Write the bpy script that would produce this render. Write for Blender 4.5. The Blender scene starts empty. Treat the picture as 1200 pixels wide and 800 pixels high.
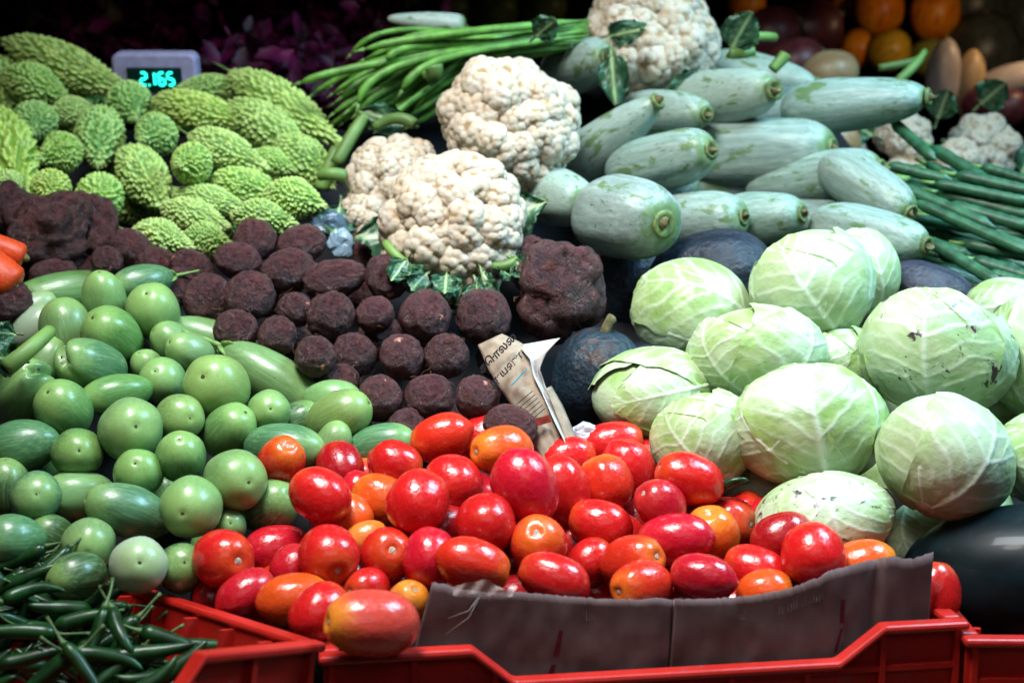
import bpy, math, random
import numpy as np
from mathutils import Vector, Matrix, noise as mnoise

random.seed(7); RNG = np.random.default_rng(7)
S = bpy.context.scene
COL = S.collection

# ------------------------------------------------------------------ camera, world, lamps, exposure
F = 1200 * 50.0 / 36.0                     # focal length in photo pixels (1200 wide)
PITCH = math.radians(9.0)
CAM = np.array([0.0, 0.0, 1.35])
RIGHT = np.array([1.0, 0, 0])
UP = np.array([0, math.sin(PITCH), math.cos(PITCH)])
FWD = np.array([0, math.cos(PITCH), -math.sin(PITCH)])
cd = bpy.data.cameras.new('camera'); cam = bpy.data.objects.new('camera', cd); COL.objects.link(cam)
cam.location = CAM; cam.rotation_euler = (math.pi/2 - PITCH, 0, 0)
cd.sensor_width = 36; cd.lens = 50; cd.clip_start = 0.05; cd.clip_end = 60
cd.dof.use_dof = True; cd.dof.focus_distance = 1.42; cd.dof.aperture_fstop = 5.0
S.camera = cam
W = bpy.data.worlds.new('World'); S.world = W; W.use_nodes = True
W.node_tree.nodes['Background'].inputs[0].default_value = (0.42, 0.55, 0.7, 1)
W.node_tree.nodes['Background'].inputs[1].default_value = 0.006
S.view_settings.view_transform = 'Standard'; S.view_settings.look = 'None'
S.view_settings.exposure = 0.18; S.view_settings.gamma = 1.0
S.cycles.use_denoising = True
S.cycles.max_bounces = 6; S.cycles.diffuse_bounces = 2; S.cycles.glossy_bounces = 3
S.cycles.sample_clamp_indirect = 4.0

def area(name, loc, target, sx, sy, power, col, shape='RECTANGLE', spread=180):
    l = bpy.data.lights.new(name, 'AREA'); l.shape = shape; l.size = sx; l.size_y = sy
    l.energy = power; l.color = col; l.spread = math.radians(spread)
    o = bpy.data.objects.new(name, l); COL.objects.link(o); o.location = loc
    o.rotation_euler = (Vector(target) - Vector(loc)).to_track_quat('-Z', 'Y').to_euler()
    return o
area('overhead_key_lamp', (-0.22, 1.00, 2.55), (0.10, 1.52, 1.1), 0.6, 0.45, 11.0, (0.94, 0.98, 1.0), 'RECTANGLE', 84)  # key lamp added right above the heap for overhead light
area('street_front_light', (0.25, -0.35, 2.25), (0.0, 1.4, 1.0), 1.5, 0.7, 3.4, (0.86, 0.93, 1.0))
area('hanging_bulb', (-0.30, 0.75, 2.3), (0.0, 1.45, 1.1), 0.26, 0.26, 4.5, (1.0, 0.93, 0.82), 'DISK')
area('cool_side_light', (1.10, 1.45, 2.35), (0.40, 1.65, 1.1), 0.65, 0.65, 18.5, (0.42, 0.78, 1.0), 'RECTANGLE', 110)
area('rear_fruit_fill', (1.05, 2.75, 1.63), (1.15, 3.5, 1.5), 0.1, 0.1, 1.3, (1.0, 0.72, 0.42), 'DISK')  # added fill lamp, brightens the fruit at the back

# ------------------------------------------------------------------ placing
def P(u, v, d):
    return CAM + d * (FWD + RIGHT * ((u - 600) / F) - UP * ((v - 400) / F))
_DV = [(-100, 2.36), (0, 2.2), (90, 2.05), (300, 1.70), (510, 1.42), (700, 1.22), (800, 1.12), (950, 1.0)]
def D(v):                                  # slope of the whole heap: depth of its surface along each line of sight
    return float(np.interp(v, [a for a, b in _DV], [b for a, b in _DV]))
def ray_plane(u, v, p0, n):
    r = FWD + RIGHT * ((u - 600) / F) - UP * ((v - 400) / F)
    t = np.dot(np.asarray(p0) - CAM, n) / np.dot(r, n)
    return CAM + t * r
def unit(a):
    a = np.asarray(a, float); return a / np.linalg.norm(a)
def axis_dir(u, v, ang, tilt):
    view = unit(FWD + RIGHT * ((u - 600) / F) - UP * ((v - 400) / F))
    r = unit(np.cross(view, UP)); up = np.cross(r, view)
    a, t = math.radians(ang), math.radians(tilt)
    return math.cos(t) * (math.cos(a) * r + math.sin(a) * up) - math.sin(t) * view
def frame(z, roll=0.0, hint=(0, 0, 1)):
    z = unit(z); h = np.asarray(hint, float)
    if abs(np.dot(z, h)) > 0.95: h = np.array([1.0, 0, 0])
    x = unit(np.cross(h, z)); y = np.cross(z, x)
    c, s = math.cos(roll), math.sin(roll)
    return c * x + s * y, -s * x + c * y, z
def mat4(x, y, z, loc):
    return Matrix(((x[0], y[0], z[0], loc[0]), (x[1], y[1], z[1], loc[1]), (x[2], y[2], z[2], loc[2]), (0, 0, 0, 1)))

# ------------------------------------------------------------------ objects
def link(name, me, parent=None, mat=None):
    o = bpy.data.objects.new(name, me); COL.objects.link(o)
    if parent is not None: o.parent = parent
    if mat is not None and me is not None and not me.materials: me.materials.append(mat)
    return o
def tag(o, label=None, cat=None, group=None, kind=None):
    if label: o['label'] = label
    if cat: o['category'] = cat
    if group: o['group'] = group
    if kind: o['kind'] = kind
    return o
def mesh(name, verts, faces, smooth=True, attrs=None, mat=None):
    me = bpy.data.meshes.new(name)
    me.from_pydata([tuple(map(float, p)) for p in verts], [], [tuple(map(int, f)) for f in faces])
    if smooth: me.polygons.foreach_set('use_smooth', [True] * len(me.polygons))
    for k, arr in (attrs or {}).items():
        a = me.attributes.new(k, 'FLOAT', 'POINT'); a.data.foreach_set('value', np.asarray(arr, np.float32))
    me.update()
    if mat is not None: me.materials.append(mat)
    return me
def grid_faces(n, m, wrap=False):          # n rows of m points
    f = []
    for i in range(n - 1):
        for j in range(m if wrap else m - 1):
            k = (j + 1) % m
            f.append((i*m + j, i*m + k, (i+1)*m + k, (i+1)*m + j))
    return f
def lathe(zr, seg, fn=None, caps=True):
    """zr: list of (z, r) from bottom to top; fn(theta, z, r) -> (r, dz)"""
    vs = []
    for z, r in zr:
        for j in range(seg):
            th = 2 * math.pi * j / seg
            rr, dz = fn(th, z, r) if fn else (r, 0)
            vs.append((rr * math.cos(th), rr * math.sin(th), z + dz))
    f = grid_faces(len(zr), seg, True)
    if caps:
        b = len(vs); vs.append((0, 0, zr[0][0] + (fn(0, zr[0][0], 0)[1] if fn else 0)))
        t = len(vs); vs.append((0, 0, zr[-1][0] + (fn(0, zr[-1][0], 0)[1] if fn else 0)))
        L = (len(zr) - 1) * seg
        for j in range(seg):
            k = (j + 1) % seg
            f.append((b, k, j)); f.append((t, L + j, L + k))
    return np.array(vs), f
def tube(pts, radii, sides=8, caps=True):
    pts = [np.asarray(p, float) for p in pts]; n = len(pts)
    tang = [unit(pts[min(i+1, n-1)] - pts[max(i-1, 0)]) for i in range(n)]
    x, y, _ = frame(tang[0]); vs = []
    for i in range(n):
        x = unit(x - np.dot(x, tang[i]) * tang[i]); y = np.cross(tang[i], x)
        for j in range(sides):
            a = 2 * math.pi * j / sides
            vs.append(pts[i] + radii[i] * (math.cos(a) * x + math.sin(a) * y))
    f = grid_faces(n, sides, True)
    if caps:
        vs.append(pts[0]); vs.append(pts[-1]); b, t = len(vs) - 2, len(vs) - 1
        for j in range(sides):
            k = (j + 1) % sides
            f.append((b, k, j)); f.append((t, (n-1)*sides + j, (n-1)*sides + k))
    return np.array(vs), f
class MB:
    def __init__(s): s.v = []; s.f = []
    def add(s, vs, fs):
        b = len(s.v); s.v += [tuple(p) for p in vs]; s.f += [tuple(i + b for i in q) for q in fs]; return s
    def box(s, c0, c1):
        (x0, y0, z0), (x1, y1, z1) = c0, c1
        return s.add([(x0,y0,z0),(x1,y0,z0),(x1,y1,z0),(x0,y1,z0),(x0,y0,z1),(x1,y0,z1),(x1,y1,z1),(x0,y1,z1)],
                     [(0,3,2,1),(4,5,6,7),(0,1,5,4),(1,2,6,5),(2,3,7,6),(3,0,4,7)])
    def mesh(s, name, mat, smooth=False): return mesh(name, s.v, s.f, smooth, None, mat)
def bevel(o, w, seg=2):
    m = o.modifiers.new('bevel', 'BEVEL'); m.width = w; m.segments = seg; m.limit_method = 'ANGLE'; m.harden_normals = False
    return o
def bezier(p0, p1, p2, p3, n):
    return [(1-t)**3*np.asarray(p0) + 3*(1-t)**2*t*np.asarray(p1) + 3*(1-t)*t*t*np.asarray(p2) + t**3*np.asarray(p3) for t in np.linspace(0, 1, n)]
def fib(n, jit=0.0, rng=None):
    i = np.arange(n) + 0.5; ph = np.arccos(1 - 2*i/n); th = math.pi*(1+5**0.5)*i
    p = np.stack([np.cos(th)*np.sin(ph), np.sin(th)*np.sin(ph), np.cos(ph)], 1)
    if jit: p = p + (rng or RNG).normal(0, jit, p.shape); p /= np.linalg.norm(p, axis=1, keepdims=True)
    return p

# ------------------------------------------------------------------ materials
class NT:
    def __init__(s, name):
        s.m = bpy.data.materials.new(name); s.m.use_nodes = True; s.t = s.m.node_tree
        s.b = s.t.nodes['Principled BSDF']
    def n(s, typ, **kw):
        nd = s.t.nodes.new(typ)
        for k, v in kw.items(): setattr(nd, k, v)
        return nd
    def l(s, a, b): s.t.links.new(a, b)
    def val(s, sock, x):
        if hasattr(x, 'is_output'): s.l(x, sock)
        else: sock.default_value = x
    def coord(s, scale=(1,1,1)):
        tc = s.n('ShaderNodeTexCoord'); mp = s.n('ShaderNodeMapping'); mp.inputs['Scale'].default_value = scale
        oi = s.n('ShaderNodeObjectInfo'); mul = s.n('ShaderNodeMath', operation='MULTIPLY'); mul.inputs[1].default_value = 37.0
        s.l(oi.outputs['Random'], mul.inputs[0])
        s.l(tc.outputs['Object'], mp.inputs['Vector']); s.l(mul.outputs[0], mp.inputs['Location'])
        return mp.outputs[0]
    def noise(s, vec, scale, detail=3, rough=0.55, dist=0.0):
        nd = s.n('ShaderNodeTexNoise'); s.l(vec, nd.inputs['Vector'])
        nd.inputs['Scale'].default_value = scale; nd.inputs['Detail'].default_value = detail
        nd.inputs['Roughness'].default_value = rough; nd.inputs['Distortion'].default_value = dist
        return nd.outputs['Fac']
    def vor(s, vec, scale, rand=1.0, feature='F1'):
        nd = s.n('ShaderNodeTexVoronoi', feature=feature); s.l(vec, nd.inputs['Vector'])
        nd.inputs['Scale'].default_value = scale; nd.inputs['Randomness'].default_value = rand
        return nd.outputs['Distance']
    def ramp(s, fac, lo, hi, a=0.0, b=1.0):
        nd = s.n('ShaderNodeMapRange', interpolation_type='SMOOTHSTEP'); s.l(fac, nd.inputs[0])
        nd.inputs[1].default_value = lo; nd.inputs[2].default_value = hi; nd.inputs[3].default_value = a; nd.inputs[4].default_value = b
        return nd.outputs[0]
    def math(s, op, a, b=0.0):
        nd = s.n('ShaderNodeMath', operation=op); s.val(nd.inputs[0], a); s.val(nd.inputs[1], b); return nd.outputs[0]
    def mix(s, fac, a, b, mode='MIX'):
        nd = s.n('ShaderNodeMix', data_type='RGBA', blend_type=mode)
        s.val(nd.inputs[0], fac)
        for k, x in ((6, a), (7, b)):
            if hasattr(x, 'is_output'): s.l(x, nd.inputs[k])
            else: nd.inputs[k].default_value = (*x, 1) if len(x) == 3 else x
        return nd.outputs[2]
    def objcol(s):
        oi = s.n('ShaderNodeObjectInfo'); return oi.outputs['Color'], oi.outputs['Alpha'], oi.outputs['Random']
    def objz(s):
        tc = s.n('ShaderNodeTexCoord'); sp = s.n('ShaderNodeSeparateXYZ'); s.l(tc.outputs['Object'], sp.inputs[0]); return sp.outputs
    def attr(s, name):
        nd = s.n('ShaderNodeAttribute'); nd.attribute_name = name; return nd.outputs['Fac']
    def bump(s, h, strength, dist=0.01):
        nd = s.n('ShaderNodeBump'); nd.inputs['Strength'].default_value = strength; nd.inputs['Distance'].default_value = dist
        s.l(h, nd.inputs['Height']); s.l(nd.outputs[0], s.b.inputs['Normal'])
    def done(s, col, rough=0.5, spec=0.5, coat=0.0, sss=0.0):
        s.val(s.b.inputs['Base Color'], col if hasattr(col, 'is_output') else (*col, 1))
        s.val(s.b.inputs['Roughness'], rough); s.b.inputs['Specular IOR Level'].default_value = spec
        s.b.inputs['Coat Weight'].default_value = coat; s.b.inputs['Coat Roughness'].default_value = 0.08
        if sss:
            s.b.inputs['Subsurface Weight'].default_value = sss; s.b.inputs['Subsurface Radius'].default_value = (1, .6, .4)
            s.b.inputs['Subsurface Scale'].default_value = 0.006
        return s.m
def simple(name, col, rough=0.5, spec=0.5, nscale=30, amp=0.25, bump=0.0, coat=0.0):
    m = NT(name); c = m.coord(); f = m.noise(c, nscale, 4)
    dark = tuple(x*(1-amp) for x in col); lite = tuple(min(1, x*(1+amp)) for x in col)
    if bump: m.bump(f, bump, 0.004)
    return m.done(m.mix(m.ramp(f, .3, .7), dark, lite), rough, spec, coat)

def mat_tomato():
    m = NT('tomato_skin'); col, al, rnd = m.objcol(); c = m.coord(); xyz = m.objz()
    n1 = m.noise(c, 1.6, 2); z = m.math('ADD', xyz[2], m.math('MULTIPLY', m.math('SUBTRACT', n1, .5), .7))
    halo = m.math('MULTIPLY', m.ramp(z, .35, 1.05), al)
    base = m.mix(halo, col, (.72, .25, .02))
    base = m.mix(m.math('MULTIPLY', m.ramp(m.noise(c, 2.2, 3), .5, .75), .22), base, (.62, .05, .008))
    base = m.mix(m.math('MULTIPLY', m.ramp(m.noise(c, 60, 2), .62, .7), .12), base, (.8, .4, .15))
    base = m.mix(m.math('MULTIPLY', m.ramp(m.vor(c, 5.5), .035, .02), .55), base, (.12, .02, .01))
    m.bump(m.noise(c, 3.0, 2), .06, .05)
    return m.done(base, m.ramp(m.noise(c, 9, 4), .3, .75, .19, .36), .45, .15)
def mat_eggplant():
    m = NT('eggplant_skin'); col, al, rnd = m.objcol(); c = m.coord(); st = m.coord((7, 7, .7)); xyz = m.objz()
    s1 = m.ramp(m.noise(st, 1.5, 4, .6), .42, .72)
    base = m.mix(m.math('MULTIPLY', s1, .42), col, (.25, .40, .17))
    tip = m.ramp(m.math('ADD', xyz[2], m.math('MULTIPLY', m.noise(c, 3, 2), .4)), .55, 1.15)
    base = m.mix(m.math('MULTIPLY', tip, .55), base, (.27, .43, .12))
    base = m.mix(m.math('MULTIPLY', m.ramp(m.noise(st, 2.8, 3), .58, .72), .28), base, (.06, .17, .035))
    sp = m.ramp(m.vor(c, 4.6), .10, .05)
    base = m.mix(m.math('MULTIPLY', sp, m.math('MULTIPLY', m.ramp(m.noise(c, 2, 2), .45, .6), .7)), base, (.035, .05, .015))
    base = m.mix(m.math('MULTIPLY', m.ramp(m.noise(c, 14, 5, .7), .60, .72), .5), base, (.12, .15, .05))
    sk = m.coord((3, 9, 2)); base = m.mix(m.math('MULTIPLY', m.ramp(m.noise(sk, 2.2, 3, .5, 1.5), .70, .73), .75), base, (.05, .06, .02))
    return m.done(base, m.ramp(m.noise(c, 8, 4), .3, .7, .27, .46), .45, .12)
def mat_tuber():
    m = NT('tuber_skin'); col, al, rnd = m.objcol(); c = m.coord(); rg = m.coord((2.5, 2.5, 4))
    n1 = m.noise(c, 3.5, 6, .65); n2 = m.noise(rg, 2.5, 4, .6)
    base = m.mix(m.ramp(n1, .35, .7), col, (.115, .036, .035))
    base = m.mix(m.math('MULTIPLY', m.ramp(n2, .55, .75), .5), base, (.024, .008, .009))
    base = m.mix(m.math('MULTIPLY', m.ramp(m.noise(c, 5, 5, .7), .6, .72), .7), base, (.15, .066, .06))
    base = m.mix(m.ramp(m.noise(c, 16, 3, .6), .70, .76), base, (.42, .28, .28))
    h = m.math('ADD', m.math('MULTIPLY', n1, .8), m.math('ADD', m.math('MULTIPLY', n2, .3), m.math('MULTIPLY', m.noise(c, 22, 5, .7), .35)))
    m.bump(h, .55, .09)
    return m.done(base, m.ramp(m.noise(c, 6, 4), .32, .60, .22, .6), .42)
def mat_bitter():
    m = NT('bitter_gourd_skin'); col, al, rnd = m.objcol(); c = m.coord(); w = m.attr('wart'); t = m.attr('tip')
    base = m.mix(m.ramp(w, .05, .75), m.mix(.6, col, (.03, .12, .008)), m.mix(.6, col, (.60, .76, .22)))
    base = m.mix(m.math('MULTIPLY', m.ramp(m.noise(c, 1.7, 3), .4, .7), .4), base, (.15, .31, .06))
    base = m.mix(m.math('MULTIPLY', t, .5), base, (.56, .68, .27))
    m.bump(m.noise(c, 25, 3), .15, .04)
    return m.done(base, .42, .5, .05)
def mat_cabbage():
    m = NT('cabbage_leaf'); col, al, rnd = m.objcol(); c = m.coord(); v = m.attr('vein'); e = m.attr('edge')
    base = m.mix(m.ramp(m.noise(c, 1.5, 4, .6), .38, .66), col, (.39, .49, .26))
    base = m.mix(m.math('MULTIPLY', e, .45), base, (.30, .46, .12))
    base = m.mix(m.math('MULTIPLY', m.ramp(m.noise(c, 1.0, 3), .45, .62), .6), base, (.50, .59, .43))
    base = m.mix(m.math('MULTIPLY', m.ramp(m.noise(c, 5, 5, .65), .5, .7), .3), base, (.30, .42, .14))
    base = m.mix(m.math('MULTIPLY', v, .6), base, (.74, .78, .70))
    bl = m.math('MULTIPLY', m.ramp(m.noise(c, 2.6, 6, .7, .5), .575, .63), al)
    base = m.mix(bl, base, (.05, .03, .035))
    base = m.mix(m.ramp(m.noise(c, 13, 3), .735, .76), base, (.10, .07, .04))
    m.bump(m.math('ADD', m.noise(c, 2.2, 3, .5), m.math('MULTIPLY', m.noise(c, 11, 4, .6), .16)), .10, .06)
    return m.done(base, m.ramp(m.noise(c, 5, 3), .3, .7, .3, .48), .45, .05)
def mat_gourd():
    m = NT('ash_gourd_skin'); col, al, rnd = m.objcol(); c = m.coord(); st = m.coord((5, 5, .8)); sc = m.coord((2, 6, 1.5)); xyz = m.objz()
    base = m.mix(m.ramp(m.noise(st, 1.5, 5, .65), .3, .8), col, (.33, .405, .36))
    base = m.mix(m.math('MULTIPLY', m.ramp(m.noise(c, 9, 4, .6), .45, .7), .4), base, (.17, .26, .19))
    base = m.mix(m.math('MULTIPLY', m.ramp(m.noise(c, 1.9, 5, .62, .3), .57, .63), .85), base, (.085, .15, .035))
    base = m.mix(m.math('MULTIPLY', m.ramp(m.noise(sc, 4.5, 3, .5, 1.2), .655, .69), .85), base, (.035, .05, .02))
    tip = m.ramp(m.math('ADD', xyz[2], m.math('MULTIPLY', m.noise(c, 4, 3), .3)), .98, 1.12)
    base = m.mix(m.math('MULTIPLY', tip, .8), base, (.10, .17, .04))
    m.bump(m.noise(c, 7, 4), .08, .05)
    return m.done(base, m.ramp(m.noise(c, 6, 4), .3, .7, .34, .55), .45)
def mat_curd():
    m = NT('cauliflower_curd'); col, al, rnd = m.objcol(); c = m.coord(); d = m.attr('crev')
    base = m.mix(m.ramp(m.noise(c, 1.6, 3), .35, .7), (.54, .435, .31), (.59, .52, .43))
    base = m.mix(m.math('MULTIPLY', d, .85), base, (.30, .18, .07))  # crevices browned: shade between the bumps put into the colour
    base = m.mix(m.math('MULTIPLY', m.ramp(m.noise(c, 1.1, 3), .6, .75), .55), base, (.46, .30, .15))
    m.bump(m.noise(c, 26, 3), .35, .05)
    return m.done(base, .6, .3, 0, .15)
def mat_leaf(name, col, rib):
    m = NT(name); c = m.coord(); v = m.attr('vein')
    base = m.mix(m.ramp(m.noise(c, 30, 4), .3, .7), tuple(x*.6 for x in col), tuple(x*1.3 for x in col))
    return m.done(m.mix(v, base, rib), .42, .5)
def mat_plastic(name, col, dust=.35):
    m = NT(name); c = m.coord(); n1 = m.noise(c, 9, 6, .65); n2 = m.noise(c, 90, 3)
    base = m.mix(m.ramp(n1, .3, .75), tuple(x*.75 for x in col), col)
    base = m.mix(m.math('MULTIPLY', m.ramp(m.noise(c, 22, 6, .7), .58, .72), dust), base, (.14, .10, .11))
    m.bump(n2, .12, .002)
    return m.done(base, m.ramp(n1, .3, .7, .3, .5), .45)
M = dict(
    tomato=mat_tomato(), egg=mat_eggplant(), tuber=mat_tuber(), bitter=mat_bitter(), cabbage=mat_cabbage(), gourd=mat_gourd(), curd=mat_curd(),
    scar=simple('dry_stem_scar', (.36, .30, .24), .8, .2, 14, .5), scar_ring=simple('corky_ring', (.55, .33, .14), .6, .3, 12, .3),
    dot=simple('blossom_scar_cork', (.06, .05, .025), .7, .2, 10, .5),
    stalk=simple('green_stalk', (.12, .22, .05), .5, .4, 8, .35), stub=simple('cut_stalk', (.11, .09, .038), .75, .2, 9, .45),
    pink=simple('pink_shoot_scar', (.34, .14, .10), .6, .3, 5, .4), hair=simple('dry_root_hair', (.16, .08, .05), .8, .2, 5, .3),
    chilli=simple('chilli_skin', (.006, .034, .007), .34, .35, 50, .5, 0, .05), chilli_stem=simple('chilli_stalk', (.05, .10, .025), .5, .4, 60, .3),
    bean=simple('bean_skin', (.10, .25, .035), .42, .45, 60, .35), pod=simple('long_pod_skin', (.022, .085, .038), .45, .4, 50, .4),
    red_plastic=mat_plastic('red_plastic', (.50, .016, .010)), leaf=mat_leaf('brassica_leaf', (.022, .085, .038), (.35, .48, .22)),
    melon=simple('watermelon_rind', (.003, .008, .010), .42, .18, 3, .5, 0, .1),
    carrot=simple('carrot_skin', (.55, .055, .010), .45, .4, 8, .2, .1),
)
# ------------------------------------------------------------------ unit meshes of the produce (radius 1, long axis z)
def nz(p, sc, seed, oct=3):
    return mnoise.fractal(Vector((p[0]*sc + seed*7.3, p[1]*sc - seed*3.1, p[2]*sc + seed)), 1.0, 2.0, oct)
def roundish(n, pw=2.2, shape=None):
    out = []
    for i in range(1, n):
        t = math.pi * i / n; z = -math.cos(t)
        r = (max(0, 1 - abs(z)**pw))**(1/2.0)
        if shape: r *= shape(z)
        out.append((z, r))
    return out
def displaced(vs, amp, sc, seed, oct=3):
    o = np.array(vs)
    for i, p in enumerate(vs): o[i] = p * (1 + amp * nz(p, sc, seed, oct))
    return o
def tomato_mesh(k):
    r = random.Random(k); lob = r.choice([3, 4, 5]); ph = r.random()*6; la = r.uniform(.012, .04); pt = r.uniform(0, .10)
    def fn(th, z, rr):
        q = rr * (1 + la*math.cos(lob*th + ph)*max(0, .35 + z))
        dz = -.13*math.exp(-(rr/.24)**2) if z > 0 else -pt*math.exp(-(rr/.30)**2)
        return q, dz
    vs, f = lathe(roundish(30, 2.25, lambda z: 1 + .05*z*r.choice([-1, 1])*0 - .04*z), 40, fn)
    return mesh('tomato_body', displaced(vs, .035, .8, k, 2), f, True, None, M['tomato'])
def disc_mesh(name, rad, z, mat, seg=14, dome=.03, jag=.15, seed=1):
    r = random.Random(seed); vs = []
    for q in (1.0, .8, .5):
        for j in range(seg):
            a = 2*math.pi*j/seg; jj = rad*q*(1 + jag*(r.random()-.5))
            vs.append((jj*math.cos(a), jj*math.sin(a), z + dome*(1-q) + .006*r.random()))
    f = grid_faces(3, seg, True); vs.append((0, 0, z + dome*.3)); c = len(vs)-1
    f += [(2*seg + j, 2*seg + (j+1) % seg, c) for j in range(seg)]
    return mesh(name, vs, f, True, None, mat)
TOM = [tomato_mesh(k) for k in range(7)]
TSCAR = [disc_mesh('stem_scar', .105, .885, M['scar'], 14, .03, .3, k) for k in range(3)]
TRING = [disc_mesh('corky_ring', .155, .872, M['scar_ring'], 16, .012, .3, k) for k in range(3)]

def egg_mesh(k, tipw):
    r = random.Random(100+k)
    def fn(th, z, rr):
        dz = -.05*math.exp(-(rr/.10)**2) if z > 0 else 0
        return rr*(1 + .012*math.cos(5*th+k)), dz
    vs, f = lathe(roundish(28, 2.2, lambda z: 1 + tipw*z - .05*abs(z)), 36, fn)
    return mesh('eggplant_body', displaced(vs, .045, .75, k, 2), f, True, None, M['egg'])
EGG = [egg_mesh(k, [.0, .05, .09, .03][k % 4]) for k in range(6)]
def folded_egg():                               # deep crease running from the blossom end
    vs, f = lathe(roundish(30, 2.2), 44, lambda th, z, r: (r, 0))
    o = np.array(vs)
    for i, p in enumerate(vs):
        g = math.exp(-(p[0]/.16)**2) * max(0, min(1, (p[2]+.35)/1.0)) * (1 if p[1] > -.3 else .3)
        o[i] = p * (1 - .20*g)
    return mesh('eggplant_body', displaced(o, .05, .8, 3, 2), f, True, None, M['egg'])
EGGF = folded_egg()
EDOT = [disc_mesh('blossom_scar', .055, .962, M['dot'], 9, .01, .7, k) for k in range(3)]
def stalk_mesh(k):
    r = random.Random(k); mb = MB()
    p = bezier((0, 0, -.92), (0, .02, -1.2), (.15*r.uniform(-1, 1), .1, -1.45), (.45*r.uniform(-1, 1), .25, -1.75), 9)
    mb.add(*tube(p, np.linspace(.13, .075, 9), 8))
    for j in range(5):
        a = 2*math.pi*j/5
        d = np.array([math.cos(a), math.sin(a), 0])
        mb.add(*tube([d*.04+(0, 0, -1.02), d*.2+(0, 0, -1.01), d*.4+(0, 0, -.93), d*.56+(0, 0, -.80)], [.05, .09, .07, .01], 6))
    return mb.mesh('stalk', M['stalk'], True)
ESTALK = [stalk_mesh(k) for k in range(3)]

def tuber_mesh(k, amp=.10, lumps=0):
    r = np.random.default_rng(k); vs, f = lathe(roundish(34, 2.0), 44, None)
    o = np.array(vs); c = fib(max(lumps, 1), .35, r)
    for i, p in enumerate(vs):
        q = 1 + amp*.75*nz(p, 1.0, k, 2) + .055*nz(p, 3.6, k+9, 4) + .006*math.sin(22*p[2] + 3*nz(p, 2, k, 2))
        if lumps:
            dd = np.linalg.norm(c - p/np.linalg.norm(p), axis=1).min(); q += .30*math.sqrt(max(0, 1-(dd/.48)**2)) - .10
        o[i] = p*q
    return mesh('tuber_body', o, f, True, None, M['tuber'])
TUB = [tuber_mesh(k) for k in range(7)]
YAM = [tuber_mesh(40+k, .12, 15+3*k) for k in range(3)]
def rootlet_mesh(k):
    r = random.Random(k); mb = MB()
    for j in range(11):
        d = unit([r.gauss(0, 1), r.gauss(0, 1), r.gauss(0, 1)]); e = unit(np.cross(d, [r.gauss(0, 1) for _ in range(3)]))
        L = r.uniform(.25, .6)
        mb.add(*tube([d*.94, d*1.04 + e*L*.3, d*1.07 + e*L*.7 + (0, 0, r.uniform(-.1, .1)), d*1.05 + e*L], [.014, .012, .010, .005], 4))
    return mb.mesh('rootlet', M['hair'], True)
ROOT = [rootlet_mesh(k) for k in range(4)]
SHOOT = [disc_mesh('shoot_scar', .19, .93, M['pink'], 11, .12, .5, k) for k in range(3)]

def bitter_mesh(k, blunt=.55):
    r = np.random.default_rng(k); n, seg = 170, 170; prof = []
    for i in range(1, n):
        t = i/n; z = -1 + 2*t
        prof.append((z, (math.sin(math.pi*t**(.9)))**(blunt if z < 0 else blunt*1.75) * (1 - .12*z)))
    vs, f = lathe(prof, seg, None); o = np.array(vs); nrm = o.copy(); nrm[:, 2] *= .35
    nrm /= np.maximum(1e-6, np.linalg.norm(nrm, axis=1, keepdims=True))
    cs, rs = [], []
    for i in range(32):                          # jittered rows of warts, big blunt ones and small ones between
        z = -.95 + 1.90*i/31; rad = max(.12, np.interp(z, [p[0] for p in prof], [p[1] for p in prof]))
        m = max(5, int(25*rad))
        for j in range(m):
            a = 2*math.pi*(j + .5*(i % 2))/m + r.normal(0, .09)
            cs.append((rad*math.cos(a), rad*math.sin(a), (z + r.normal(0, .02))*2.0)); rs.append(r.uniform(.075, .15))
    cs, rs = np.array(cs), np.array(rs); q = o.copy(); q[:, 2] *= 2.0
    dd = np.linalg.norm(q[:, None] - cs[None], axis=2) / rs[None]
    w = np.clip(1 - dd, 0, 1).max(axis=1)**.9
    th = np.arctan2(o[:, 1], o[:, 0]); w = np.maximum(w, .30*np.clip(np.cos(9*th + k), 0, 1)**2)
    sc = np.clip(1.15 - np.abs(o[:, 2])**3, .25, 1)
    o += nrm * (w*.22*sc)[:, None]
    bend = r.uniform(-.12, .12); o[:, 0] += bend*(o[:, 2]**2 - .3)
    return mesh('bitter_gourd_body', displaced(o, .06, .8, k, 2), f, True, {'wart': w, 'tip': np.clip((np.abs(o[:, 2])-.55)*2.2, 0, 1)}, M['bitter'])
BIT = [bitter_mesh(k, [.95, 1.1, 1.0, 1.2][k % 4]) for k in range(5)]
def tip_stalk():
    mb = MB(); mb.add(*tube([(0, 0, -.94), (.03, 0, -1.05), (.10, .02, -1.2), (.2, .03, -1.32)], [.09, .06, .05, .045], 7)); return mb.mesh('stalk', M['stalk'], True)
BSTALK = tip_stalk()

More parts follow.
